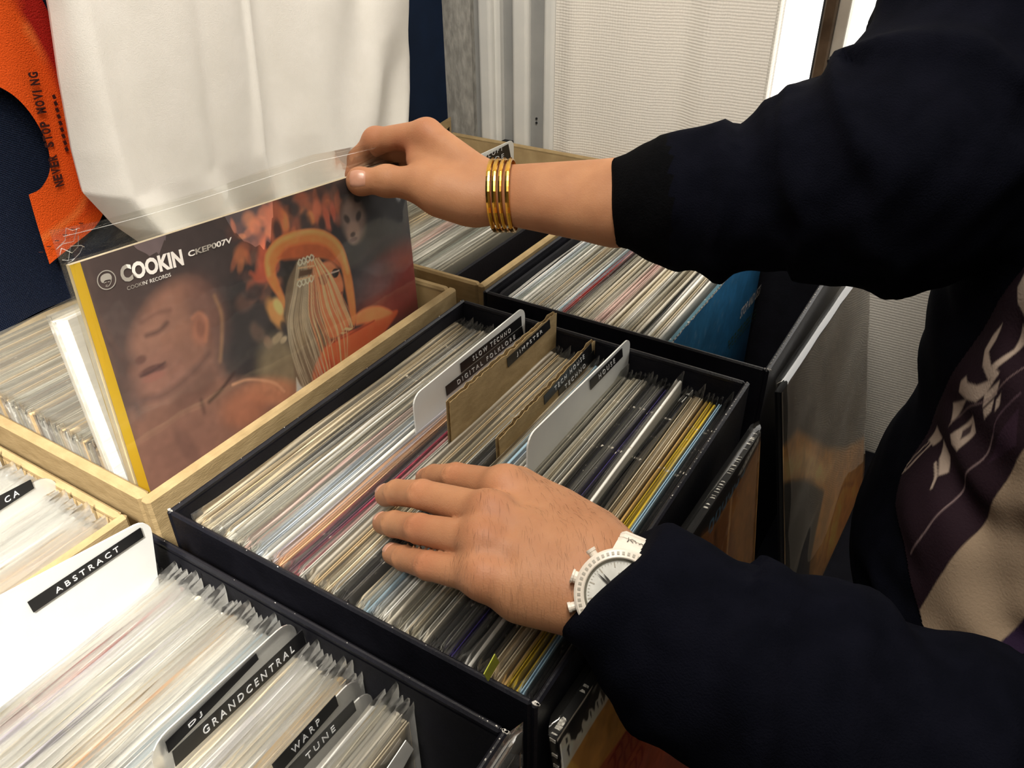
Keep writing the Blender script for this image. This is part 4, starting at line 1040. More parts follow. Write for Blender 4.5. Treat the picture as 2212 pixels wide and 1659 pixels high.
for k in range(3):
    o_ = np.array((0, .004*k, -.006*k)); q0 = a2+o_; q1 = b2+o_-np.array((0, .012*k, 0))
    mk = MB(); nb = 16
    for i in range(nb):
        f0, f1 = i/nb, (i+.35+.5*r3.random())/nb
        pa, pb = q0+(q1-q0)*f0, q0+(q1-q0)*f1
        mk.add([pa+(.0005,0,0), pb+(.0005,0,0), pb+(.0005,0,.0034-.0006*k), pa+(.0005,0,.0034-.0006*k)], [(0,1,2,3)])
    mk.build('printed_bars', M['ink_olive'], e3)
# black record with dripping white lettering and orange print below, in front of the middle box
c4 = Canvas(440, 440, lin(18, 17, 20))
wht = lin(206, 198, 186); blk = lin(18, 17, 20)
ins = [(0,.905),(.03,.912),(.08,.914),(.124,.916),(.159,.915),(.174,.93),(.30,.925),(.62,.955),(.70,.93),(.88,.945),(1,.97),(1,0),(0,0)]
c4.poly(ins, lin(176,128,62), .003)
c4.poly([(0,.84),(.05,.86),(.03,.915),(0,.92)], lin(214,164,76), .01, .8)
c4.poly([(.06,.0),(.12,.771),(.227,.75),(.40,.72),(.60,.70),(.64,0)], lin(158,78,48), .006)
c4.poly([(.64,0),(.60,.70),(.62,.955),(.70,.93),(.88,.945),(1,.97),(1,0)], lin(136,88,50), .03)
c4.poly([(.80,.90),(.99,.95),(1,.40),(.92,.35)], lin(176,128,74), .04, .8); c4.line(curve([(.80,.93),(.78,.70),(.82,.40)]), .012, lin(206,166,116), .7, .8); c4.line(curve([(.70,.90),(.72,.60),(.69,.3)]), .02, lin(84,50,30), .8, .7)
rr = np.random.RandomState(5)
for k in range(5):        # red lettering blocks on the brick coloured field
    u = .155+.030*k
    c4.line(curve([(u,.745),(u+.022,.74),(u+.024,.705),(u+.004,.70),(u+.006,.66),(u+.028,.655)]), .010, lin(128,36,28), .5, .85)
    c4.line(curve([(u-.004,.63),(u+.018,.62),(u+.016,.58),(u-.002,.575),(u+.004,.53)]), .010, lin(128,36,28), .5, .85)
# white letters running out into drips, black ground between them
c4.poly([(0,.905),(.004,.925),(.006,.978),(.018,.982),(.030,.979),(.037,.969),(.039,.951),(.046,.943),(.053,.935),(.062,.940),(.071,.936),(.078,.95),(.083,.956),(.089,.943),(.095,.937),(.100,.941),(.104,.957),(.113,.95),(.122,.931),(.125,.945),(.128,.952),(.137,.95),(.145,.961),(.150,.94),(.156,.917),(.163,.93),(.168,.962),(.20,.93),(.3,.925),(.3,.90),(.16,.90),(.08,.90),(.03,.90)], wht, .003)
c4.poly(ins, lin(178,130,66), .003) if False else None
c4.poly([(.0,.88),(.032,.905),(.08,.908),(.124,.910),(.159,.908),(.2,.915),(.24,.80),(.1,.78),(0,.80)], lin(178,130,66), .004)
c4.poly([(0,.80),(.06,.84),(.032,.905),(0,.90)], lin(214,164,76), .006, .8)
c4.poly([(.0235,.975),(.030,.970),(.030,.958),(.0235,.957)], blk, .0016); c4.poly([(.029,.950),(.034,.947),(.031,.935),(.030,.918),(.027,.924),(.024,.943)], blk, .0016)
c4.poly([(0,.99),(.0045,.985),(.0065,.96),(.006,.945),(.003,.938),(0,.945)], blk, .0016)
for (u, v) in [(.075,.938),(.1085,.940),(.134,.937),(.148,.93)]: c4.ell(u, v, .0022, .012, blk, 8, .5, .95)
c4.poly([(0,1),(.62,1),(.62,.985),(.3,.97),(.17,.985),(.1,.995),(.03,.990),(0,.986)], blk, .003)
c4.line(curve([(0,.997),(.05,.9985),(.09,.997),(.12,1.0)]), .006, wht, .5, .9)
# blue brush letters further along, and grey type at the far corner
for k in range(6):
    u = .66+.040*k; v = .940+.004*k
    c4.line(curve([(u,v),(u+.010,v+.018),(u+.026,v+.014),(u+.024,v-.008),(u+.008,v-.010)]), .008, lin(84,124,150), .6, .9)
c4.poly([(.56,1),(1,1),(1,.985),(.86,.958),(.64,.962)], blk, .006)
c4.poly([(.84,.972),(.985,.998),(.985,.982),(.86,.962)], lin(176,174,168), .004)
for k in range(7): c4.ell(.87+.016*k, .972+.003*k, .003, .004, blk, 0, .4, .9)
c4.rough(.3, ((16, 1), (60, 2))); c4.C = np.clip(c4.C*1.45, 0, .85)
fr2, Q2 = front_record('black record with white dripping letters and orange print, leaning on middle box', .2915, .3025, .005, .3198, -.0260, c4, M['tape'], .0055, M['film_tight'], math.radians(7), wave=.5)
re_ = MB(); r3 = random.Random(2)
for k in range(60):
    u = r3.random(); w = r3.uniform(.003, .012)*(.4 if u > .7 else 1)
    if .45 < u < .66: continue
    re_.prism([Q2(u, 1.0005, -.0045), Q2(u+w, 1.0005, -.0045+.001*r3.random()), Q2(u+w*.8, 1.0005, -.0005-.002*r3.random()), Q2(u, 1.0005, -.001)], (0, 0, .0002))
for k in range(7):
    v = 1-.035*k-r3.uniform(0, .012); re_.prism([Q2(-.0005, v, -.004), Q2(-.0005, v-.008, -.0035), Q2(-.0005, v-.010, -.001), Q2(-.0005, v-.002, -.0006)], (-.0002, -.0003, 0))
re_.build('worn_edge', M['scuff'], fr2)
# third one in front of the lower left box: only the corner of its clear sleeve shows
fr3, Q3 = front_record('black record in clear sleeve, only one corner showing, before the lower left box', .2895, .2875, -.3365, -.0215, -.0255, None, M['tape'], .004, M['film_front'], .0, lip=.105)
# ------------------------------------------------------------------ garments on the left wall
def shirt(name, label, xf, thick, prof, mat, folds, group=None, nz=90, nu=110, extra=None, smooth=True):
    """prof: list of (z, y_left, y_right) from the hem up; a closed double layer hanging flat"""
    t = thing(name, (xf-thick, np.mean([prof[0][1], prof[0][2]]), prof[0][0]), label, 'shirt', group)
    zs = np.array([p[0] for p in prof]); yl = np.array([p[1] for p in prof]); yr = np.array([p[2] for p in prof])
    V = []
    tt = np.linspace(0, 1, nz)
    ss = np.interp(np.linspace(0, 1, nz), [0, .55, 1], [0, .30, 1])      # finer near the hem
    for side in (1, -1):
        for j in range(nz):
            g = ss[j]*(len(prof)-1); k = min(int(g), len(prof)-2); f = g-k
            z0, l0, r0 = [a+(b-a)*f for a, b in zip(prof[k], prof[k+1])]
            for i in range(nu):
                u = i/(nu-1); y = l0+(r0-l0)*u
                hem = extra(u) if extra else 0
                z = z0+hem*max(0, 1-j/(nz*.6))
                e = min(1, min(u, 1-u)/.05)**.5
                d = folds(u, z) if side > 0 else 0
                V.append((xf-thick/2+side*thick/2*e+d*e, y, z))
    F = []
    for s_ in (0, 1): F += [tuple(i+s_*nu*nz for i in (q if s_ == 0 else reversed(q))) for q in grid_faces(nu, nz)]
    o = obj('body', V, F, mat, t, True)
    return t, o
def tf(u, z):
    q = z-.04
    f = .0030*math.sin(u*19+1.2+q*3)+.0022*math.sin(u*33+q*9)+.0035*math.sin(u*9.5-q*4+.4)
    f += .004*math.sin(u*26-q*22+1)*math.exp(-((u-.85)/.15)**2)+.0035*math.exp(-((u-.40-q*.25)/.016)**2)-.003*math.exp(-((u-.30)/.03)**2)
    f *= 2.3
    f += .006*math.exp(-q/.05)*math.sin(u*13+.6)+.003*math.exp(-q/.03)*math.sin(u*31)
    return f
tprof = [(.028, .212, .605), (.060, .190, .618), (.100, .172, .628), (.14, .174, .634), (.20, .182, .634), (.26, .193, .630), (.33, .197, .627), (.42, .185, .640), (.50, .165, .655), (.55, .12, .70), (.60, .10, .72), (.66, .20, .62), (.70, .31, .51)]
def them(u): return .018*(1-min(1, u/.10))-.012*math.exp(-((u-.45)/.3)**2)+.014*max(0, (u-.9)/.1)
ts, tb_ = shirt('tshirt', 'plain white T-shirt hanging above the kraft box on the left', -.262, .042, tprof, M['tshirt'], tf, extra=them)
# hanger and rail that carry both shirts (above the picture)
hg = thing('clothes_hanger', (-.283, .41, .74), 'wooden hanger carrying the plain white T-shirt', 'hanger')
MB().tube([(-.283, .22, .655), (-.283, .33, .70), (-.283, .41, .72), (-.283, .49, .70), (-.283, .60, .655)], .007, 8).build('shoulder_bar', M['wood'], hg)
MB().tube([(-.283, .41, .72), (-.283, .41, .77), (-.283, .422, .79), (-.283, .418, .805), (-.300, .41, .81), (-.335, .41, .81)], .002, 6).build('hook', M['metal_rail'], hg)
# navy mesh jersey with the orange letter patch
def jf(u, z): return .004*math.sin(u*14+z*10)+.003*math.sin(u*31-z*14)+.004*math.sin(u*8+z*22)*math.exp(-((z-.05)/.1)**2)
M['jersey'] = weave_mat('navy_mesh_knit', lin(17,33,62), 0.8, 700, 0.8, lin(12,25,50))
M['jersey_print'] = vcol_mat('mesh_patch_print', 0.75, 0.2, 0, 0.9, 900)
jprof = [(.004, -.26, .245), (.08, -.27, .235), (.2, -.275, .235), (.4, -.275, .24), (.52, -.31, .28), (.58, -.31, .28), (.64, -.15, .12), (.67, -.08, .05)]
jt, jo = shirt('jersey', 'navy mesh jersey with a large orange curved letter patch, left of the white T-shirt', -.316, .014, jprof, M['jersey'], lambda u, z: .75*jf(u, z), nz=60, nu=80)
# patch: sewn-on sheet in front of the jersey, outline in (y,z)
xp = -.3060
outer = curve([(.134,.049),(.165,.058),(.193,.072),(.212,.105),(.216,.150),(.214,.195),(.206,.235),(.196,.275),(.170,.320),(.130,.345),(.08,.35),(.05,.33)], 90)
inner = curve([(.05,.24),(.10,.225),(.140,.205),(.158,.185),(.166,.155),(.162,.130),(.150,.116),(.138,.113)], 50)
def strip(name, o_, i_, mat, x, parent, nn=80, mm=12):
    to = np.linspace(0, len(o_)-1, nn); ti = np.linspace(0, len(i_)-1, nn)
    O = np.stack([np.interp(to, range(len(o_)), o_[:, k]) for k in (0, 1)], 1); I = np.stack([np.interp(ti, range(len(i_)), i_[:, k]) for k in (0, 1)], 1)
    V = []
    for j in range(mm):
        P = O+(I-O)*j/(mm-1)
        for p in P: V.append((x+.0018*math.sin(p[0]*60+p[1]*30), p[0], p[1]))
    return obj(name, V, grid_faces(nn, mm), mat, parent, True)
ino = np.array(list(inner)[::-1])
pt = strip('letter_patch', outer, ino, M['jersey_print'], xp, jt)
vv = np.array([v.co[:] for v in pt.data.vertices])+wloc(jt)
col = np.tile(np.array(lin(222,84,20)), (len(vv), 1))
# darker red outer border of the patch
rim = np.array([np.min(np.hypot(outer[:, 0]-p[1], outer[:, 1]-p[2])) for p in vv])
a = np.clip((.022-rim)/.004, 0, 1)*np.clip((vv[:, 2]-.075)/.03, 0, 1)
col = col*(1-a[:, None])+np.array(lin(160,26,16))*a[:, None]
a = np.clip((.0015-np.abs(rim-.022))/.0008, 0, 1)*.4; col = col*(1-a[:, None])+np.array(lin(236,140,70))*a[:, None]
paint_mesh(pt.data, col)
def A3_(*a): return np.array(a, float)
def arc_text(s, pts, h, x, mat, parent, rev=False):
    """letters along a (y,z) curve"""
    P = curve(pts, 60); L = np.concatenate([[0], np.cumsum(np.hypot(*np.diff(P, axis=0).T))]); n = len(s)
    for i, ch in enumerate(s):
        if ch == ' ': continue
        f0 = L[-1]*(i+.08)/n; f1 = L[-1]*(i+.90)/n
        p = [np.interp(f, L, P[:, 0]) for f in (f0, f1)]; q = [np.interp(f, L, P[:, 1]) for f in (f0, f1)]
        Rv = np.array((0, p[1]-p[0], q[1]-q[0])); up = np.cross((1, 0, 0), unit(Rv))
        if ch == 'I': Rv = Rv*.3
        place_text(ch, (x, p[0], q[0]), Rv, up*h, mat, parent, 'printed_lettering', .05, .0006)
arc_text('NEVER STOP MOVING', [at_x(135, 400, xp)[1:], at_x(112, 310, xp)[1:], at_x(96, 240, xp)[1:], at_x(76, 152, xp)[1:]], .0085, xp+.0025, M['ink_dark'], jt)
mk = MB()        # second, unreadable line of small print
for k in range(9):
    f = k/8.; p = at_x(143-27*f, 328-113*f, xp+.0025); mk.prism([p+A3_(0, 0, 0), p+A3_(0, .0028, .0004), p+A3_(0, .0022, .0040), p+A3_(0, -.0006, .0036)], (.0002, 0, 0))
mk.build('printed_marks', M['ink_dark'], jt)
mbst = MB()
st = [at_x(84+i*(188-84)/12., 545-i*(545-470)/12.+(6 if i % 2 else 0), xp+.002) for i in range(13)]
for i in range(0, 12, 2): mbst.tube([st[i], st[i+1]], .0005, 4)
mbst.build('stitching', M['ink_dark'], jt)
jh = thing('clothes_hanger', (-.322, -.02, .70), 'hanger carrying the navy mesh jersey', 'hanger')
MB().tube([(-.321, -.22, .60), (-.321, -.10, .645), (-.321, -.02, .665), (-.321, .06, .645), (-.321, .20, .60)], .004, 8).build('shoulder_bar', M['wood'], jh)
MB().tube([(-.321, -.02, .665), (-.321, -.02, .72), (-.321, -.008, .74), (-.336, -.012, .752)], .002, 6).build('hook', M['metal_rail'], jh)

small_tag('white price sticker on the tall record in front of the HOUSE divider', .2372, [(1472,868), (1474,890), (1497,862), (1500,838)], M['tag_white'], 'price_sticker')
# ------------------------------------------------------------------ signed-distance modelling for the person
def s_cone(P, a, b, r1, r2):
    a = np.asarray(a, np.float32); b = np.asarray(b, np.float32); ba = b-a
    pa = P-a; t = np.clip((pa@ba)/(ba@ba+1e-12), 0, 1)
    return np.linalg.norm(pa-t[..., None]*ba, axis=-1)-(r1+(r2-r1)*t)
def s_ell(P, c, r, R=None):
    q = P-np.asarray(c, np.float32)
    if R is not None: q = q@np.asarray(R, np.float32).T
    r = np.asarray(r, np.float32)
    k0 = np.linalg.norm(q/r, axis=-1); k1 = np.linalg.norm(q/(r*r), axis=-1)
    return k0*(k0-1)/np.maximum(k1, 1e-9)
def smin(a, b, k):
    h = np.clip(0.5+0.5*(b-a)/k, 0, 1)
    return b+(a-b)*h-k*h*(1-h)
def smax(a, b, k): return -smin(-a, -b, k)
def smins(l, k):
    d = l[0]
    for e in l[1:]: d = smin(d, e, k)
    return d
def chain(P, pts, rs, k=.004):
    return smins([s_cone(P, pts[i], pts[i+1], rs[i], rs[i+1]) for i in range(len(pts)-1)], k)
def surface_net(fn, lo, hi, h, project=2):
    lo = np.asarray(lo, np.float32); hi = np.asarray(hi, np.float32)
    n = np.ceil((hi-lo)/h).astype(int)+1
    ax = [lo[i]+h*np.arange(n[i], dtype=np.float32) for i in range(3)]
    D = np.empty(n, np.float32)
    step = max(1, int(1.2e6/(n[1]*n[2])))
    for i in range(0, n[0], step):
        g = np.stack(np.meshgrid(ax[0][i:i+step], ax[1], ax[2], indexing='ij'), -1)
        D[i:i+step] = fn(g.reshape(-1, 3)).reshape(g.shape[:3])
    ins = D < 0
    c = n-1
    cnt = np.zeros(c, np.int8)
    for dx in (0, 1):
        for dy in (0, 1):
            for dz in (0, 1): cnt += ins[dx:dx+c[0], dy:dy+c[1], dz:dz+c[2]]
    act = (cnt > 0) & (cnt < 8)
    idx = -np.ones(c, np.int64); I = np.argwhere(act); idx[act] = np.arange(len(I))
    acc = np.zeros((len(I), 3)); w = np.zeros(len(I))
    cor = [(0,0,0),(1,0,0),(0,1,0),(1,1,0),(0,0,1),(1,0,1),(0,1,1),(1,1,1)]
    ed = [(0,1),(2,3),(4,5),(6,7),(0,2),(1,3),(4,6),(5,7),(0,4),(1,5),(2,6),(3,7)]
    for a, b in ed:
        A = np.array(cor[a]); B = np.array(cor[b])
        ia, ib = I+A, I+B
        da = D[ia[:, 0], ia[:, 1], ia[:, 2]]; db = D[ib[:, 0], ib[:, 1], ib[:, 2]]
        m_ = (da < 0) != (db < 0)
        t = np.where(m_, da/(da-db+1e-20), 0)
        acc += np.where(m_[:, None], A+t[:, None]*(B-A), 0); w += m_
    V = lo+h*(I+acc/np.maximum(w, 1)[:, None])
    F = []
    for axn in range(3):
        o1, o2 = [(1, 2), (2, 0), (0, 1)][axn]
        sl = [slice(None)]*3
        s1 = [slice(0, -1) if k == axn else slice(None) for k in range(3)]; s2 = [slice(1, None) if k == axn else slice(None) for k in range(3)]
        ch = ins[tuple(s1)] != ins[tuple(s2)]
        E_ = np.argwhere(ch)
        E_ = E_[(E_[:, o1] > 0) & (E_[:, o2] > 0) & (E_[:, o1] < c[o1]) & (E_[:, o2] < c[o2])]
        if not len(E_): continue
        def cell(d1, d2):
            q = E_.copy(); q[:, o1] -= d1; q[:, o2] -= d2; return idx[q[:, 0], q[:, 1], q[:, 2]]
        q = np.stack([cell(1, 1), cell(0, 1), cell(0, 0), cell(1, 0)], 1)
        flip = ~ins[E_[:, 0], E_[:, 1], E_[:, 2]]
        q[flip] = q[flip][:, ::-1]
        F.append(q)
    F = np.vstack(F)
    for _ in range(project):
        V = V.astype(np.float32); e = h*.3
        d0 = fn(V); g = np.stack([fn(V+np.eye(3, dtype=np.float32)[k]*e)-d0 for k in range(3)], 1)/e
        gn = np.maximum((g*g).sum(1), .05)
        V = V-np.clip(d0/gn, -h*.6, h*.6)[:, None]*g
    return V, F
def grad(fn, V, e=.0008):
    V = V.astype(np.float32)
    g = np.stack([fn(V+np.eye(3, dtype=np.float32)[k]*e)-fn(V-np.eye(3, dtype=np.float32)[k]*e) for k in range(3)], 1)
    return g/np.maximum(np.linalg.norm(g, axis=1), 1e-9)[:, None]

A3 = np.asarray
# ---- left hand (lower, resting on the records): joints wrist side -> tip
def Z(px, py, z): return at_z(px, py, z)
LW = Z(1302, 1252, .056)
LF = {
 'index':  ([Z(1290,1190,.039), Z(1092,1054,.043), Z(985,1030,.030), Z(938,1030,.012), Z(920,1034,-.002)], [.0150,.0114,.0084,.0079,.0073]),
 'middle': ([Z(1285,1222,.042), Z(1062,1110,.050), Z(912,1068,.035), Z(858,1064,.016), Z(834,1070,.000)], [.0150,.0118,.0085,.0081,.0076]),
 'ring':   ([Z(1268,1255,.041), Z(1048,1172,.048), Z(906,1142,.034), Z(852,1132,.015), Z(829,1130,.000)], [.0145,.0113,.0082,.0078,.0073]),
 'pinky':  ([Z(1255,1285,.036), Z(1046,1245,.042), Z(926,1222,.030), Z(874,1206,.014), Z(849,1196,.002)], [.0140,.0104,.0075,.0071,.0067]),
}
LTH = ([Z(1300,1190,.040), Z(1215,1120,.026), Z(1150,1085,.012), Z(1105,1072,.000)], [.0150,.0125,.0105,.0092])
LELB = at_depth(2369, 1831, .376)
def d_lhand(P):
    fs = []
    palm = []
    for nm, (p, r) in LF.items():
        palm.append(s_cone(P, p[0], p[1], r[0], r[1]))
        f = chain(P, p[1:], [r[1]*.98, r[2]*1.06, r[3]*1.03, r[4]], .0022)
        fs.append(f)
    d = smins(palm, .014)
    d = smin(d, s_cone(P, Z(1130,1283,.032), Z(1225,1300,.036), .0150, .0150), .016)     # heel, little-finger side
    d = smin(d, chain(P, LTH[0], LTH[1], .006), .008)
    d = smin(d, s_cone(P, Z(1285,1160,.036), Z(1120,1048,.032), .0150, .0120), .012)
    f = fs[0]
    for g in fs[1:]: f = smin(f, g, .0014)
    d = smin(d, f, .006)
    for nm, (p, r) in LF.items():          # knuckles of the fist row
        d = smin(d, s_ell(P, p[1]+A3((0, 0, .0010)), [r[1]*.92]*3), .010)
    # wrist and forearm: wider than thick
    wr = smins([s_cone(P, at_depth(1275,1200,.436), at_depth(1520,1335,.425), .0175, .0195), s_cone(P, at_depth(1240,1285,.434), at_depth(1480,1410,.422), .0160, .0195)], .018)
    return smin(d, wr, .014)
def hand_pts(F): return np.vstack([A3(p) for p, r in F.values()])
# ---- right hand (upper, pinching the record)
def D(px, py, d): return at_depth(px, py, d)
def plane_d(px, py):
    r = _ray(px, py); return float(((HTL-CAMPOS)@HN)/(r@HN))
dth = plane_d(780, 393)
RF = {
 'index':  ([D(1058,398,.655), D(922,290,dth-.012), D(812,304,dth+.010), D(775,345,dth+.022), D(766,378,plane_d(766,378)+.0165)], [.0150,.0128,.0105,.0092,.0084]),
 'middle': ([D(1062,415,.668), D(920,316,dth+.010), D(822,328,dth+.036), D(795,372,dth+.045), D(800,402,plane_d(800,402)+.0165)], [.0150,.0126,.0102,.0090,.0082]),
 'ring':   ([D(1062,432,.678), D(920,345,dth+.028), D(838,356,dth+.054), D(815,395,dth+.056), D(824,424,plane_d(824,424)+.0165)], [.0145,.0120,.0096,.0086,.0078]),
 'pinky':  ([D(1060,448,.684), D(926,372,dth+.042), D(862,386,dth+.058), D(845,415,dth+.056), D(850,436,plane_d(850,436)+.0165)], [.0140,.0112,.0088,.0078,.0070]),
}
RTH = ([D(1012,432,.655), D(908,398,dth-.026), D(836,391,dth-.016), D(779,392,dth-.0132)], [.0185,.0148,.0118,.0104])
RW = D(1078,420,.655); RCU = D(1325,440,.610); RELB = D(1905,425,.525)
def d_rhand(P):
    palm = []; fs = []
    for nm, (p, r) in RF.items():
        palm.append(s_cone(P, p[0], p[1], r[0], r[1]))
        f = chain(P, p[1:], [r[1]*.95]+r[2:], .005)
        f = smin(f, s_ell(P, p[2], [r[2]*1.07]*3), .004); fs.append(f)
    d = smins(palm, .014)
    f = fs[0]
    for g in fs[1:]: f = smin(f, g, .0014)
    d = smin(d, f, .006)
    th = chain(P, RTH[0], RTH[1], .006)
    th = smin(th, s_ell(P, RTH[0][2], [.0127]*3), .004)
    th = smin(th, s_ell(P, RTH[0][3], [.0121]*3), .003)
    d = smin(d, th, .008)
    d = smin(d, s_cone(P, D(985,400,.662), D(905,345,dth-.008), .017, .0105), .012)     # web and first muscle
    d = smin(d, s_cone(P, D(1030,436,.652), D(950,420,.655), .017, .0165), .014)        # thumb ball
    wr = smins([s_cone(P, D(1050,404,.657), D(1330,414,.620), .0165, .0250), s_cone(P, D(1052,434,.655), D(1330,462,.610), .0160, .0250), s_cone(P, D(1060,419,.672), D(1330,440,.628), .0165, .0250), s_cone(P, D(1330,440,.616), RELB, .028, .040)], .010)
    return smin(d, wr, .012)
# ---- rest of the body, coarse, under the clothes
def rotz(a): return A3([[math.cos(a), -math.sin(a), 0], [math.sin(a), math.cos(a), 0], [0, 0, 1]])
FAC = unit([-.75, -.66, 0]); SID = A3([-FAC[1], FAC[0], 0])*-1     # SID: towards the person's right
TC = A3([.565, .375, 0.])                                         # column of the torso
SHR = TC+SID*.185+A3([-.03, .02, .315]); SHL = TC-SID*.185+A3([-.03, -.01, .285])
RB = np.stack([SID, FAC, A3([0, 0, 1.])])                         # rows: local axes
HC = TC+FAC*.075+A3([0, 0, .60])
def d_trunk(P, g=0.0):
    d = s_ell(P, TC+A3([0, 0, .20]), [.165+g, .105+g, .20+g], RB)
    d = smin(d, s_ell(P, TC+A3([0, 0, .0])+FAC*.005, [.150+g, .105+g, .20+g], RB), .06)
    d = smin(d, s_ell(P, TC+A3([0, 0, -.17])-FAC*.01, [.165+g, .115+g, .15+g], RB), .06)
    d = smin(d, s_cone(P, SHR, SHL, .058+g, .058+g), .06)
    d = smin(d, s_ell(P, TC+SID*.105+FAC*.010+A3([0, 0, .10]), [.068+g, .075+g, .20+g], RB), .05)
    return d
HIPR = TC+SID*.09+A3([.02, .02, -.22]); HIPL = TC-SID*.09+A3([.02, .02, -.22])
KNR = HIPR+A3([.0, .0, -.42])+FAC*.02; KNL = HIPL+A3([.02, 0, -.42])+FAC*.02
ANR = KNR+A3([.02, .02, -.40]); ANL = KNL+A3([.03, .01, -.40])
def d_body(P):
    d = d_trunk(P)
    d = smin(d, chain(P, [SHR, RELB, RCU], [.05, .036, .026], .02), .03)
    d = smin(d, chain(P, [SHL, LELB, D(1490,1375,.418)], [.05, .036, .019], .02), .03)
    d = smin(d, s_cone(P, TC+A3([0, 0, .33]), HC-A3([0, 0, .07])-FAC*.02, .060, .055), .04)
    # head with jaw, brow, nose, ears
    h = smin(s_ell(P, HC+A3([0, 0, .03]), [.075, .095, .10], RB), s_ell(P, HC+FAC*.03-A3([0, 0, .055]), [.055, .062, .065], RB), .03)
    h = smin(h, s_cone(P, HC+FAC*.092+A3([0, 0, .012]), HC+FAC*.112-A3([0, 0, .026]), .009, .013), .010)
    h = smin(h, s_ell(P, HC+FAC*.084-A3([0, 0, .062]), [.024, .012, .007], RB), .006)
    for sg in (1, -1):
        h = smin(h, s_ell(P, HC+SID*sg*.076-A3([0, 0, .005]), [.010, .020, .032], RB), .006)
        h = np.maximum(h, -s_ell(P, HC+SID*sg*.033+FAC*.098+A3([0, 0, .018]), [.017, .014, .011], RB))
        h = smin(h, s_ell(P, HC+SID*sg*.033+FAC*.082+A3([0, 0, .018]), [.012, .012, .012], RB), .002)
    d = smin(d, h, .02)
    d = smin(d, chain(P, [HIPR, KNR, ANR], [.080, .055, .036], .03), .05)
    d = smin(d, chain(P, [HIPL, KNL, ANL], [.080, .055, .036], .03), .05)
    return d
person = thing('person', (TC[0], TC[1], ZF), 'person in black sweatshirt with plum chest print, holding a record and leafing through the box', 'person')
def bbox(pts, pad): p = np.vstack(pts); return p.min(0)-pad, p.max(0)+pad
lo, hi = bbox([hand_pts(LF), A3(LTH[0]), [at_depth(1450, 1345, .42)]], .030)
VL, FL = surface_net(d_lhand, lo, hi, .0015)
lo2, hi2 = bbox([hand_pts(RF), A3(RTH[0]), [D(1390, 440, .602)]], .034)
VR, FR_ = surface_net(d_rhand, lo2, hi2, .0015)
def creases(V, fn, lst, flush):
    """wrinkle lines: (a, b, half-width, depth) segments press the skin in"""
    N = grad(fn, V); disp = np.zeros(len(V)); 
    for a, b, w, dp in lst:
        a = A3(a); b = A3(b); ba = b-a; t = np.clip(((V-a)@ba)/(ba@ba+1e-12), 0, 1)
        dd = np.linalg.norm(V-a-t[:, None]*ba, axis=1)
        disp -= dp*np.exp(-(dd/w)**2)
    fl = np.zeros(len(V))
    for c, r, s_ in flush:
        fl = np.maximum(fl, s_*np.exp(-(np.linalg.norm(V-A3(c), axis=1)/r)**2))
    return V+N*disp[:, None], fl
def finger_details(F, toward):
    cr = []; fl = []
    for nm, (p, r) in F.items():
        for k, n_, sp in ((2, 3, .0026), (3, 2, .0020)):
            ax = unit(p[k+1]-p[k-1]); up = toward-ax*(toward@ax); up = unit(up); sd = np.cross(ax, up)
            for q in range(n_):
                c = p[k]+ax*sp*(q-(n_-1)/2)+up*r[k]*1.02
                cr.append((c-sd*r[k]*.62, c+sd*r[k]*.62, .0007, .00085))
        fl.append((p[2]+toward*r[2], .010, .26)); fl.append((p[-1], .011, .22)); fl.append((p[1]+toward*r[1], .013, .20))
    return cr, fl
upL = unit(-FWD*.7+A3([0, 0, .7]))
crL, flL = finger_details(LF, upL)
# tendons and the valleys between the knuckles on the back of the hand
for a, b in ((('index'), ('middle')), (('middle'), ('ring')), (('ring'), ('pinky'))):
    pa, pb = LF[a][0], LF[b][0]
    m1 = (pa[1]+pb[1])/2; m0 = (pa[0]*.5+pa[1]*.5+pb[0]*.5+pb[1]*.5)/2
    crL.append((m1+upL*.012, m1*.55+m0*.45+upL*.012, .0060, .0018))
crL.append((Z(1330,1170,.070), Z(1262,1262,.078), .0022, .0004))
VL, fL = creases(VL, d_lhand, crL, flL)
upR = unit(-FWD)
crR = []; flR = []
for off in (-.0034, -.0010, .0014, .0036):
    ax = unit(RTH[0][3]-RTH[0][1]); up = unit(upR-ax*(upR@ax)); sd = np.cross(ax, up)
    c = RTH[0][2]+ax*off+up*.0122
    crR.append((c-sd*.0060+ax*.0010, c+sd*.0060-ax*.0006, .0007, .00060))
pI, rI = RF['index']
crR.append((D(862,292,dth-.004), D(856,335,dth-.006), .0012, .0012)); crR.append((D(868,300,dth-.006), D(876,340,dth-.008), .0010, .0010)); crR.append((D(806,316,dth-.001), D(820,340,dth), .0009, .0009))
flR += [(RTH[0][3], .013, .30), (pI[2], .014, .40), (pI[3], .012, .45), (pI[4], .012, .5), (D(870,320,dth-.01), .014, .35), (pI[1]-FWD*.012, .014, .22)]
VR, fR = creases(VR, d_rhand, crR, flR)
VB, FB = surface_net(d_body, [.17, .0, ZF+.035], [.88, .75, .80], .013, 2)
nL, nR = len(VL), len(VR)
Vall = np.vstack([VL, VR, VB]); Fall = np.vstack([FL, FR_+nL, FB+nL+nR])
body = obj('body', Vall, Fall.tolist(), M['skin'], person, True)
at = body.data.attributes.new('flush', 'FLOAT', 'POINT')
at.data.foreach_set('value', np.concatenate([fL, fR, np.zeros(len(VB))]).astype(np.float32))
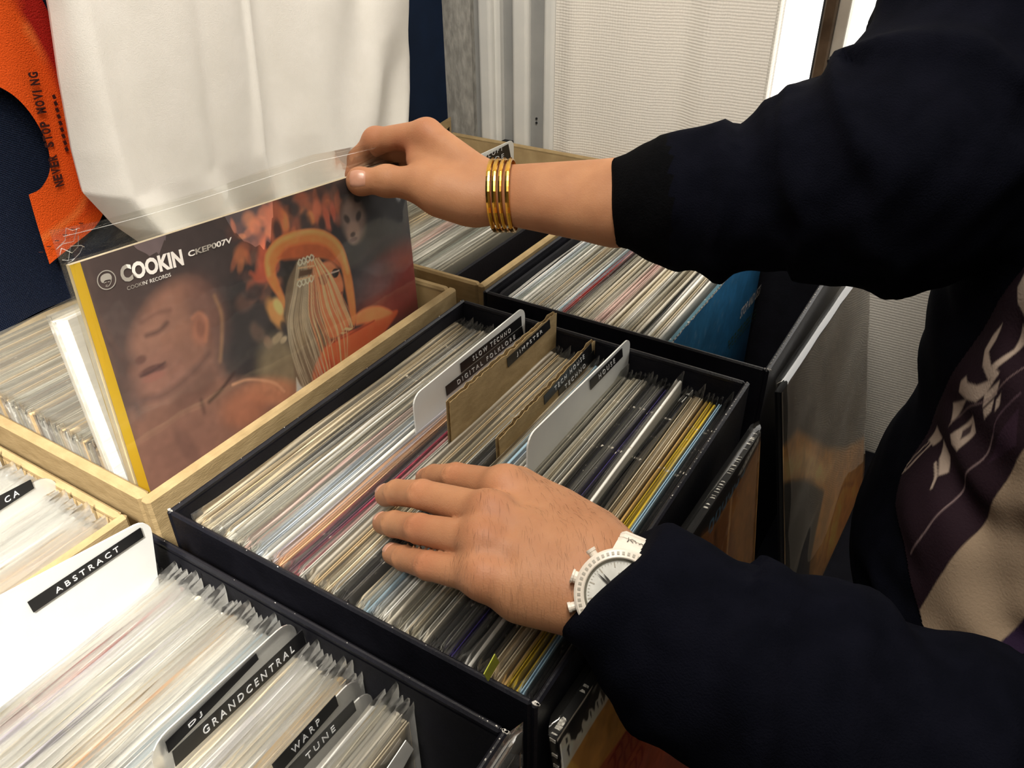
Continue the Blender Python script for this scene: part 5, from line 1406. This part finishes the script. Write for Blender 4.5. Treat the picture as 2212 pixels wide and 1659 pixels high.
# nails: thin curved plates on the backs of the end joints
def nail(p_joint, p_tip, r, toward, name='fingernail', length=.010, width=.0115, fwd=.30, fn=None):
    ax = unit(p_tip-p_joint); up = unit(toward-ax*(toward@ax)); sd = np.cross(ax, up)
    nu, nv = 11, 11; V = []
    for j in range(nv):
        b = j/(nv-1)*2-1
        for i in range(nu):
            a = i/(nu-1)*2-1
            # squircle outline
            aa = a*(1-.10*max(0, -b)**2); bb = b*(1-.12*a*a)
            th = aa*width/2/r
            rr_ = r+.0003-.0005*max(0, b)**2
            V.append(p_tip+ax*(length*.5*bb+r*fwd-.003)+(up*math.cos(th)+sd*math.sin(th))*rr_)
    V = A3(V)
    for _ in range(4): V = V-grad(fn, V)*(fn(V.astype(np.float32))-.00012)[:, None]
    g = np.linspace(-1, 1, nu); ex = np.maximum(np.abs(g)[None, :], np.abs(g)[:, None]).ravel()
    V = V+grad(fn, V)*(np.where(ex > .95, -.0003, .00030))[:, None]
    return obj(name, V, grid_faces(nu, nv), M['nail'], body, True)
for nm, (p, r) in LF.items():
    nail(p[3], p[4], r[4], unit(upL*.8+A3([-.35, .1, .2])), length=.0090, width=.0095, fn=d_lhand)
nail(RTH[0][2], RTH[0][3], .0112, upR, 'thumbnail', .0150, .0145, .22, d_rhand)
# fine dark hairs on the back of the lower hand and wrist
rh = np.random.RandomState(12); NL = grad(d_lhand, VL); cand = []
axL = unit(LELB-LW)
seeds = np.argwhere((NL@upL > .45) & (np.abs((VL-Z(1215,1195,.06))@A3([1, .0, 0])) < .060)).ravel()
hv = MB()
for s_ in rh.choice(seeds, 620):
    p = VL[s_]; n_ = NL[s_]
    side = np.cross(n_, axL); dr = unit(axL*.5-side*(.7+.3*rh.rand())+.10*rh.randn(3)); dr = unit(dr-n_*(dr@n_))
    L = .003+.006*rh.rand()
    hv.tube([p, p+dr*L*.5+n_*.0005, p+dr*L+n_*.0002], [.00004, .000035, .000015], 3, False)
ho = hv.build('hand_hair', M['arm_hair'], person); ho['kind'] = 'stuff'
# head hair (above the picture)
def d_hair(P):
    h = s_ell(P, HC+A3([0, 0, .045])-FAC*.012, [.086, .102, .098], RB)
    q = (P-HC)@FAC; z = (P-HC)[:, 2]
    cut = (.055-z)*.6+(q-.035)*.7
    return np.maximum(h, cut)
Vh, Fh = surface_net(d_hair, HC-.16, HC+.19, .006)
obj('hair', Vh, Fh.tolist(), M['hair'], person, True)

# ---- sweatshirt: trunk and two sleeves in one surface
ncR = unit(-RIGHT*1.0+DOWN*.03+FWD*.12); cR0 = D(1322, 440, .607)
ncL = unit(-RIGHT*.70-DOWN*.72+FWD*.10); cL0 = D(1316, 1236, .424)
def fold_noise(V):
    x, y, z = V[:, 0], V[:, 1], V[:, 2]
    return np.sin(x*41+y*17+z*23+1)*.5+np.sin(x*23-y*37+z*49+2)*.5+.5*np.sin(x*83+y*51-z*67)
RS = [(D(1330,437,.606), .0330), (D(1438,441,.594), .0378), (D(1458,435,.592), .0470), (D(1560,440,.582), .0482), (D(1632,438,.574), .0460), (D(1652,424,.571), .0520), (D(1690,414,.566), .0548), (D(1775,408,.556), .0585), (D(1880,385,.540), .0690), (D(1960,362,.528), .0750)]
LS = [(D(1330,1252,.419), .0405), (D(1410,1311,.415), .0415), (D(1472,1373,.410), .0450), (D(1525,1426,.406), .0478), (D(1602,1452,.402), .0530), (D(1786,1540,.394), .0575), (D(2000,1645,.386), .0600), (D(2200,1745,.380), .0625), (LELB+A3([.01, .01, 0]), .0645)]
def d_sleeveR(P):
    d = smins([s_cone(P, RS[i][0], RS[i+1][0], RS[i][1], RS[i+1][1]) for i in range(len(RS)-1)], .006)
    d = smin(d, s_cone(P, RS[-1][0], SHR, .074, .088), .03)
    # bunched cloth along the upper and lower outline
    for (px, py, dep, rx, ry) in [(1500,325,.588,.018,.010),(1475,545,.594,.012,.009),(1560,558,.588,.012,.009),(1672,268,.566,.014,.009),(1752,240,.556,.016,.009),(1810,205,.552,.018,.012),(1890,180,.540,.02,.010),(1795,575,.552,.014,.010)]:
        d = smin(d, s_ell(P, D(px, py, dep), [rx, rx*1.6, ry], np.stack([RIGHT, FWD, DOWN])), .016)
    return smax(d, ((P-cR0)@ncR.astype(np.float32)), .006)
def d_sleeveL(P):
    d = smins([s_cone(P, LS[i][0], LS[i+1][0], LS[i][1], LS[i+1][1]) for i in range(len(LS)-1)], .006)
    d = smin(d, s_cone(P, LS[-1][0], SHL, .066, .082), .03)
    for (px, py, dep, rx, ry) in [(1750,1292,.396,.016,.009),(1350,1470,.410,.010,.009),(1385,1545,.408,.010,.009),(1650,1285,.404,.012,.006)]:
        d = smin(d, s_ell(P, D(px, py, dep), [rx, rx*1.4, ry], np.stack([RIGHT, FWD, DOWN])), .014)
    return smax(d, ((P-cL0)@ncL.astype(np.float32)), .006)
def d_shirt_trunk(P):
    d = d_trunk(P, .022)
    d = smin(d, s_ell(P, TC+FAC*.035+SID*.05+A3([0, 0, -.12]), [.135, .11, .14], RB), .05)
    d = np.maximum(d, -(P[:, 2]+.285))                    # hem
    return np.maximum(d, P[:, 2]-(.385-.0*P[:, 2]))
def d_shirt(P):
    d = smin(d_shirt_trunk(P), smin(d_sleeveR(P), d_sleeveL(P), .004), .022)
    return np.maximum(d, -s_cone(P, TC+A3([0, 0, .34]), TC+A3([0, 0, .48]), .066, .075))
lo3, hi3 = [.115, -.075, -.31], [.90, .74, .42]
VS, FS = surface_net(d_shirt, lo3, hi3, .0050, 2)
NS = grad(d_shirt, VS, .003)
# folds running round and along the sleeves
def sleeve_uv(V, S, extra):
    pts = [p for p, r in S]+[extra]; best = np.full(len(V), 9.); s_out = np.zeros(len(V)); acc = 0
    for i in range(len(pts)-1):
        ba = pts[i+1]-pts[i]; L = np.linalg.norm(ba); t = np.clip(((V-pts[i])@ba)/(L*L), 0, 1)
        dd = np.linalg.norm(V-pts[i]-t[:, None]*ba, axis=1); m_ = dd < best
        best[m_] = dd[m_]; s_out[m_] = acc+t[m_]*L; acc += L
    return s_out, best
sR, bR = sleeve_uv(VS, RS, SHR); sL, bL = sleeve_uv(VS, LS, SHL)
fn_ = fold_noise(VS)
disp = np.zeros(len(VS))
tw = (VS@DOWN)*40
wR = np.clip((.115-bR)/.02, 0, 1); wL = np.clip((.105-bL)/.02, 0, 1)
fr_ = lambda s, ph: np.exp(-((np.mod(s*1+ph, .052)-.026)/.010)**2)
disp += wR*np.clip((sR-.045)/.02, 0, 1)*(.0075*fr_(sR, .006*np.sin(tw)+.008*fn_)-.002)
disp += wL*np.clip((sL-.030)/.02, 0, 1)*(.0070*fr_(sL*1.05, .009*np.sin(tw*.8+1)+.010*fn_)-.002)
wT = np.clip(1-wR-wL, 0, 1)
disp += wT*(.003*np.sin(VS[:, 2]*38+fn_*2.2))
disp += .0010*fold_noise(VS*2.3)
VS = VS+NS*disp[:, None]
# cuffs get the ribbed material, the rest fleece
fc_ = VS[FS].mean(1)
cuffR = (np.abs((fc_-cR0)@ncR) < .040) & (np.linalg.norm(fc_-RS[0][0], axis=1) < .075)
obj('sweatshirt', VS, FS.tolist(), [M['navy_knit'], M['rib_knit']], person, True, cuffR.astype(int).tolist())
# trousers and shoes (out of the picture, below the table edge)
def d_trs(P):
    d = s_ell(P, TC+A3([0, 0, -.19])-FAC*.01, [.178, .128, .14], RB)
    d = smin(d, chain(P, [HIPR, KNR, ANR], [.095, .072, .060], .03), .03); d = smin(d, chain(P, [HIPL, KNL, ANL], [.095, .072, .060], .03), .03)
    return np.maximum(np.maximum(d, P[:, 2]+.24), -(P[:, 2]-(ZF+.07)))
Vt, Ft = surface_net(d_trs, [.34, .12, ZF+.04], [.85, .64, -.2], .012)
Nt = grad(d_trs, Vt, .004); Vt = Vt+Nt*(.003*fold_noise(Vt))[:, None]
obj('trousers', Vt, Ft.tolist(), M['trouser'], person, True)
for an in (ANR, ANL):
    def d_shoe(P, an=an):
        b = A3([an[0], an[1], ZF]); d = smin(s_cone(P, b+A3([0, 0, .045])-FAC*.03, b+FAC*.13+A3([0, 0, .035]), .042, .036), s_cone(P, b+A3([0, 0, .05]), b+A3([0, 0, .11]), .046, .048), .03)
        return np.maximum(d, -(P[:, 2]-ZF-.001))
    b = A3([an[0], an[1], ZF]); Vz, Fz = surface_net(d_shoe, b-A3([.24, .24, .02]), b+A3([.24, .24, .2]), .008)
    obj('shoe', Vz, Fz.tolist(), M['shoe'], person, True)

# ---- print on the chest: fine sheet following the cloth
def hit_shirt(px, py, t0=.35, t1=1.3):
    r = _ray(px, py); t = t0
    for _ in range(160):
        p = CAMPOS+r*t; d = float(d_shirt_trunk(A3([p], np.float32))[0])
        if d < .0004: return p
        t += max(d*.7, .0005)
        if t > t1: return None
    return None
def local(p): q = p-TC; return np.array([q@SID, q[2]])
PR = [(2230,540),(2212,560),(2150,650),(2080,780),(2010,900),(1945,1030),(1928,1090),(1945,1170),(1980,1320),(2060,1450),(2200,1560),(2330,1400),(2330,900),(2300,620)]
def ang(p): q = p-TC; return math.atan2(q@SID, q@FAC)
def axis_hit(phi, z):
    d_ = SID*math.sin(phi)+FAC*math.cos(phi); o = TC+A3([0, 0, z])
    t = np.full(len(phi), .32) if hasattr(phi, '__len__') else .32
    return d_, o
def to_pz(px, py):
    h_ = hit_shirt(px, py)
    return None if h_ is None else (ang(h_), h_[2])
def polypz(pts): return [q for q in (to_pz(*p) for p in pts) if q is not None]
pp = polypz(PR)
if len(pp) > 3:
    P_ = A3(pp); f0, f1 = P_[:, 0].min()-.03, P_[:, 0].max()+.03; z0_, z1_ = P_[:, 1].min()-.01, P_[:, 1].max()+.01
    nF, nZ = 220, 220
    Fg, Zg = np.meshgrid(np.linspace(f0, f1, nF), np.linspace(z0_, z1_, nZ))
    Dv = (np.sin(Fg)[..., None]*SID+np.cos(Fg)[..., None]*FAC).reshape(-1, 3)
    O = TC+np.stack([0*Zg, 0*Zg, Zg], -1).reshape(-1, 3)-A3([0, 0, TC[2]])
    t = np.full(len(O), .34)
    for _ in range(60): t -= d_shirt_trunk((O+Dv*t[:, None]).astype(np.float32))*.8
    V = O+Dv*t[:, None]; N_ = grad(d_shirt_trunk, V, .003)
    V = V+N_*(.003*np.sin(V[:, 2]*38+fold_noise(V)*2.2)+.0010*fold_noise(V*2.3)+.0011)[:, None]
    cs = Canvas(nZ, nF, lin(38, 24, 32))
    def Cn(pts, closed=False):
        q = polypz(pts); return [((a-f0)/(f1-f0), (b-z0_)/(z1_-z0_)) for a, b in q]
    mask = Canvas(nZ, nF, (0, 0, 0)); mask.poly(Cn(PR), (1, 1, 1), .004)
    cs.rough(.25, ((12, 1),))
    be = Cn([(2330,830),(2212,990),(2120,1130),(2050,1230),(1983,1318),(2060,1480),(2200,1600),(2330,1500)])
    if len(be) > 2: cs.poly(be, lin(158, 138, 116), .006)
    pu = Cn([(2330,1180),(2212,1335),(2130,1420),(2100,1500),(2330,1560)])
    if len(pu) > 2: cs.poly(pu, lin(44, 30, 54), .006)
    om = lin(178, 160, 146)
    def ln(pts, w, c=om, al=1):
        q = Cn(pts)
        if len(q) > 1: cs.line(curve(q, 30) if len(q) > 2 else q, w, c, .5, al)
    def pg(pts, c=om):
        q = Cn(pts)
        if len(q) > 2: cs.poly(q, c, .006)
    pg([(2212,590),(2195,620),(2196,655),(2212,680),(2225,640)]); pg([(2205,700),(2210,735),(2180,775),(2160,800),(2150,790),(2185,755)])
    pg([(2158,700),(2148,735),(2138,760),(2150,790),(2165,800),(2160,815),(2145,820),(2128,790),(2128,755),(2140,725)])
    pg([(2096,812),(2100,826),(2120,832),(2150,820),(2165,800),(2170,806),(2140,850),(2120,868),(2098,862),(2082,846),(2086,822)])
    pg([(2066,870),(2098,862),(2080,890),(2062,916)]); pg([(2062,912),(2066,890),(2072,880),(2058,922)])
    pg([(2020,920),(2034,946),(2012,962),(2000,950)]); ln([(2012,950),(1985,985),(1965,1010),(1950,1022)], .006); ln([(2000,955),(1975,985),(1955,1015)], .004)
    pg([(2110,898),(2112,935),(2075,975),(2062,960),(2060,940),(2085,920)]); pg([(2105,915),(2100,935),(2082,950),(2085,930)], lin(70,56,58))
    pg([(2172,822),(2165,850),(2135,880),(2138,850)]); pg([(2160,862),(2155,888),(2138,905),(2136,885)]); pg([(2175,850),(2172,875),(2162,888),(2164,864)])
    pg([(2036,950),(2050,985),(2044,1020),(2028,1028),(2026,990)]); ln([(2020,1000),(2024,1030),(2020,1055)], .008)
    ln([(2062,912),(2100,880),(2150,860),(2212,790)], .005, lin(120,100,100), .7)
    ln([(2155,940),(2130,990),(2090,1030),(2050,1095),(2000,1160),(1965,1195)], .007, lin(140,120,120), .8)
    ln([(2212,850),(2170,900),(2155,945)], .006, lin(96,76,86), .7)
    pg([(2212,880),(2170,940),(2140,1000),(2212,960)], lin(54,36,50))
    keep = mask.C[..., 0].ravel() > .5
    faces = [q for q in grid_faces(nF, nZ) if all(keep[i] for i in q)]
    used = np.unique(A3(faces)); rm = -np.ones(len(V), int); rm[used] = np.arange(len(used))
    M['shirt_ink'] = vcol_mat('chest_print', 0.8, 0.15, 0, 0.3, 500)
    po = obj('chest_print', V[used], [tuple(int(rm[i]) for i in q) for q in faces], M['shirt_ink'], person, True)
    paint_mesh(po.data, cs.C.reshape(-1, 3)[used])
    po['label'] = 'plum chest print with pale ornaments and a beige field'

# ------------------------------------------------------------------ wristwatch
wn = unit(-(_ray(1338, 1280))+RIGHT*.05); wa = unit(-RIGHT*.92-DOWN*.39); wa = unit(wa-wn*(wa@wn)); wb = np.cross(wn, wa)
WC = at_depth(1338, 1284, .3925)
watch = thing('wristwatch', tuple(WC), 'white chronograph wristwatch with pale dial, half covered by the sleeve of the lower arm', 'watch')
def WP(a, b, n): return WC+wa*a+wb*b+wn*n
def lathe(prof, name, mat, n=56, sm=False):
    V = []; F = []
    for r, h in prof:
        for k in range(n):
            q = 2*math.pi*k/n; V.append(WP(r*math.cos(q), r*math.sin(q), h))
    for j in range(len(prof)-1):
        for k in range(n): F.append((j*n+k, j*n+(k+1) % n, (j+1)*n+(k+1) % n, (j+1)*n+k))
    return obj(name, V, F, mat, watch, sm)
R_ = .0222
lathe([(.0001, -.0105), (R_*.80, -.0105), (R_*.92, -.007), (R_*.95, -.003), (R_*.90, -.001), (.0001, -.001)], 'case', M['watch_white'])
lathe([(R_*.94, -.0022), (R_, -.0012), (R_*1.0, .0002), (R_*.96, .0012), (R_*.80, .0022), (R_*.775, .0018), (R_*.775, -.0005)], 'bezel', M['watch_white'], 72)
lathe([(R_*.775, .0017), (R_*.735, .0006), (R_*.72, -.0002)], 'inner_ring', M['watch_ring'])
lathe([(.0001, -.0001), (R_*.725, -.0001)], 'dial', M['watch_dial'])
bm = MB()
for k in range(48):
    q = 2*math.pi*k/48; c, s = math.cos(q), math.sin(q); w = .00065
    rr0, rr1 = R_*.855, R_*.925
    e = [(rr0*c-w*s*-1, rr0*s-w*c), (rr1*c+w*s, rr1*s-w*c), (rr1*c-w*s, rr1*s+w*c), (rr0*c-w*s, rr0*s+w*c)]
    hh = [.00205, .00152, .00152, .00205]
    bm.add([WP(a, b, h_+.00012) for (a, b), h_ in zip(e, hh)], [(0,1,2,3)])
bm.build('bezel_marks', M['watch_mark'], [c_ for c_ in watch.children if c_.name.startswith('bezel')][0])
dm_ = MB()
for k in range(60):
    q = 2*math.pi*k/60; c, s = math.cos(q), math.sin(q); w = .00028 if k % 5 == 0 else .00012; r0 = R_*(.58 if k % 5 == 0 else .66); r1 = R_*.70
    dm_.add([WP(r0*c+w*s, r0*s-w*c, .0001), WP(r1*c+w*s, r1*s-w*c, .0001), WP(r1*c-w*s, r1*s+w*c, .0001), WP(r0*c-w*s, r0*s+w*c, .0001)], [(0,1,2,3)])
for cx_, cy_ in ((.0, .0075), (.0, -.0075), (-.0075, 0)):
    for k in range(24):
        q = 2*math.pi*k/24; q2 = q+.16
        if k % 2: continue
        dm_.add([WP(cx_+r_*math.cos(a_), cy_+r_*math.sin(a_), .00008) for r_, a_ in ((.0040, q), (.0044, q), (.0044, q2), (.0040, q2))], [(0,1,2,3)])
dm_.build('dial_marks', M['watch_mark'], [c_ for c_ in watch.children if c_.name.startswith('dial')][0])
for an, L, w in ((-.38, .0148, .00042), (-.53, .0128, .00050)):
    d2 = A3([math.cos(an), math.sin(an)]); s2 = A3([-d2[1], d2[0]])
    hm = MB(); hm.prism([WP(*(d2*-.003+s2*w), .0008), WP(*(d2*-.003-s2*w), .0008), WP(*(d2*L*.7-s2*w), .0008), WP(*(d2*L), .0008), WP(*(d2*L*.7+s2*w), .0008)], wn*.0002)
    hm.build('watch_hand', M['steel_dark'], watch)
def knob(an, r, l, nm):
    d2 = wa*math.cos(an)+wb*math.sin(an); c = WC+wn*-.004
    MB().tube([c+d2*R_*.90, c+d2*(R_+l*.55), c+d2*(R_+l*.6), c+d2*(R_+l), c+d2*(R_+l*1.04)], [r*.85, r*.85, r, r, r*.7], 14).build(nm, M['watch_white'], watch)
knob(0.02, .0036, .0026, 'crown'); knob(-.62, .0026, .0036, 'pusher'); knob(.64, .0026, .0036, 'pusher')
# bracelet links round the wrist
cb, cn = .0300, .0225
for sg in (1, -1):
    th0 = .62
    for k in range(11):
        ta, tb2 = th0+k*.232, th0+(k+1)*.232-.030
        wid = .0112-.0004*min(k, 6)
        V = []; seg = 5
        for j in range(seg+1):
            th_ = ta+(tb2-ta)*j/seg
            bulge = .0007*math.sin(math.pi*j/seg)
            for (aa, off) in ((-wid, -.0013), (-wid, .0008), (-wid*.8, .0016+bulge), (wid*.8, .0016+bulge), (wid, .0008), (wid, -.0013)):
                V.append(WP(aa-.001, sg*(cb+off)*math.sin(th_), -cn-.006+(cn+off)*math.cos(th_)+.002))
        F = []
        for j in range(seg):
            for q in range(6): F.append((j*6+q, j*6+(q+1) % 6, (j+1)*6+(q+1) % 6, (j+1)*6+q))
        F += [tuple(range(5, -1, -1)), tuple(range(seg*6, seg*6+6))]
        lk = obj('strap_link', V, F, M['watch_white'], watch)
    # lug
    lg = MB(); lg.add([WP(x_, sg*y_, z_) for (x_, y_, z_) in [(-.0115,.0150,-.008),(.0115,.0150,-.008),(.0115,.0150,-.001),(-.0115,.0150,-.001),(-.010,.0245,-.0125),(.010,.0245,-.0125),(.010,.0245,-.008),(-.010,.0245,-.008)]], [(0,1,2,3),(7,6,5,4),(0,4,5,1),(1,5,6,2),(2,6,7,3),(3,7,4,0)])
    lg.build('lug', M['watch_white'], watch)
sm_ = MB()
def sp(x_, th_): return WP(x_, (cb+.0027)*math.sin(th_), -cn-.004+(cn+.0027)*math.cos(th_))
for pts in ([(.002,.95),(.004,1.0),(.003,1.04),(.001,1.02),(.0005,.97)], [(.005,.92),(.0045,.98),(.005,1.05)], [(-.001,.97),(-.002,1.02),(-.0035,1.0),(-.003,.96)], [(-.004,1.03),(-.005,.98)]):
    sm_.tube([sp(a, -b) for a, b in pts], .00022, 4)
sm_.build('strap_script', M['watch_ink'], watch)

# ------------------------------------------------------------------ bangles on the upper wrist
bw = ['gold bangle nearest the hand on the upper wrist', 'second gold bangle from the hand on the upper wrist', 'third gold bangle from the hand on the upper wrist', 'gold bangle nearest the sleeve on the upper wrist']
for k, (px, til, tw_) in enumerate(((1060, .11, .17), (1072, .12, .165), (1085, .10, .17), (1098, .11, .15))):
    c = D(px+9, 423, .6530-.0010*k); nrm = unit(RIGHT*.97-FWD*tw_+DOWN*(-til)*0); upv = unit(-DOWN+RIGHT*til); upv = unit(upv-nrm*(upv@nrm)); dv = np.cross(nrm, upv)
    b_ = thing('bangle', tuple(c), bw[k], 'bangle', 'gold bangles on the upper wrist')
    V = []; n_ = 44; hw = .0019 if k != 2 else .0016
    for j in range(n_):
        q = 2*math.pi*j/n_; st = 1+.012*(j % 4 == 0)
        ra, rb_ = .0278, .0290
        for (rr_, hh) in ((1.0, -hw), (1.042*st, -hw*.8), (1.055*st, 0), (1.042*st, hw*.8), (1.0, hw)):
            V.append(c+upv*ra*rr_*math.cos(q)+dv*rb_*rr_*math.sin(q)+nrm*hh)
    F = []
    for j in range(n_):
        for q in range(5): F.append((j*5+q, j*5+(q+1) % 5, ((j+1) % n_)*5+(q+1) % 5, ((j+1) % n_)*5+q))
    obj('band', V, F, M['gold'], b_)
    st_ = MB()
    for j in range(2, n_, 6):
        q = 2*math.pi*j/n_; p = c+upv*  .0293*math.cos(q)+dv*.0305*math.sin(q); o_ = unit(p-c)
        st_.tube([p-o_*.0004, p+o_*.0004, p+o_*.0005], [.0009, .0009, .0005], 8)
    st_.build('studs', M['gold'], [c_ for c_ in b_.children][0])

# ------------------------------------------------------------------ lift everything so the floor is at z = 0
for o in list(COL.objects):
    if o.parent is None and o.type in ('MESH', 'EMPTY'): o.location.z += ZO
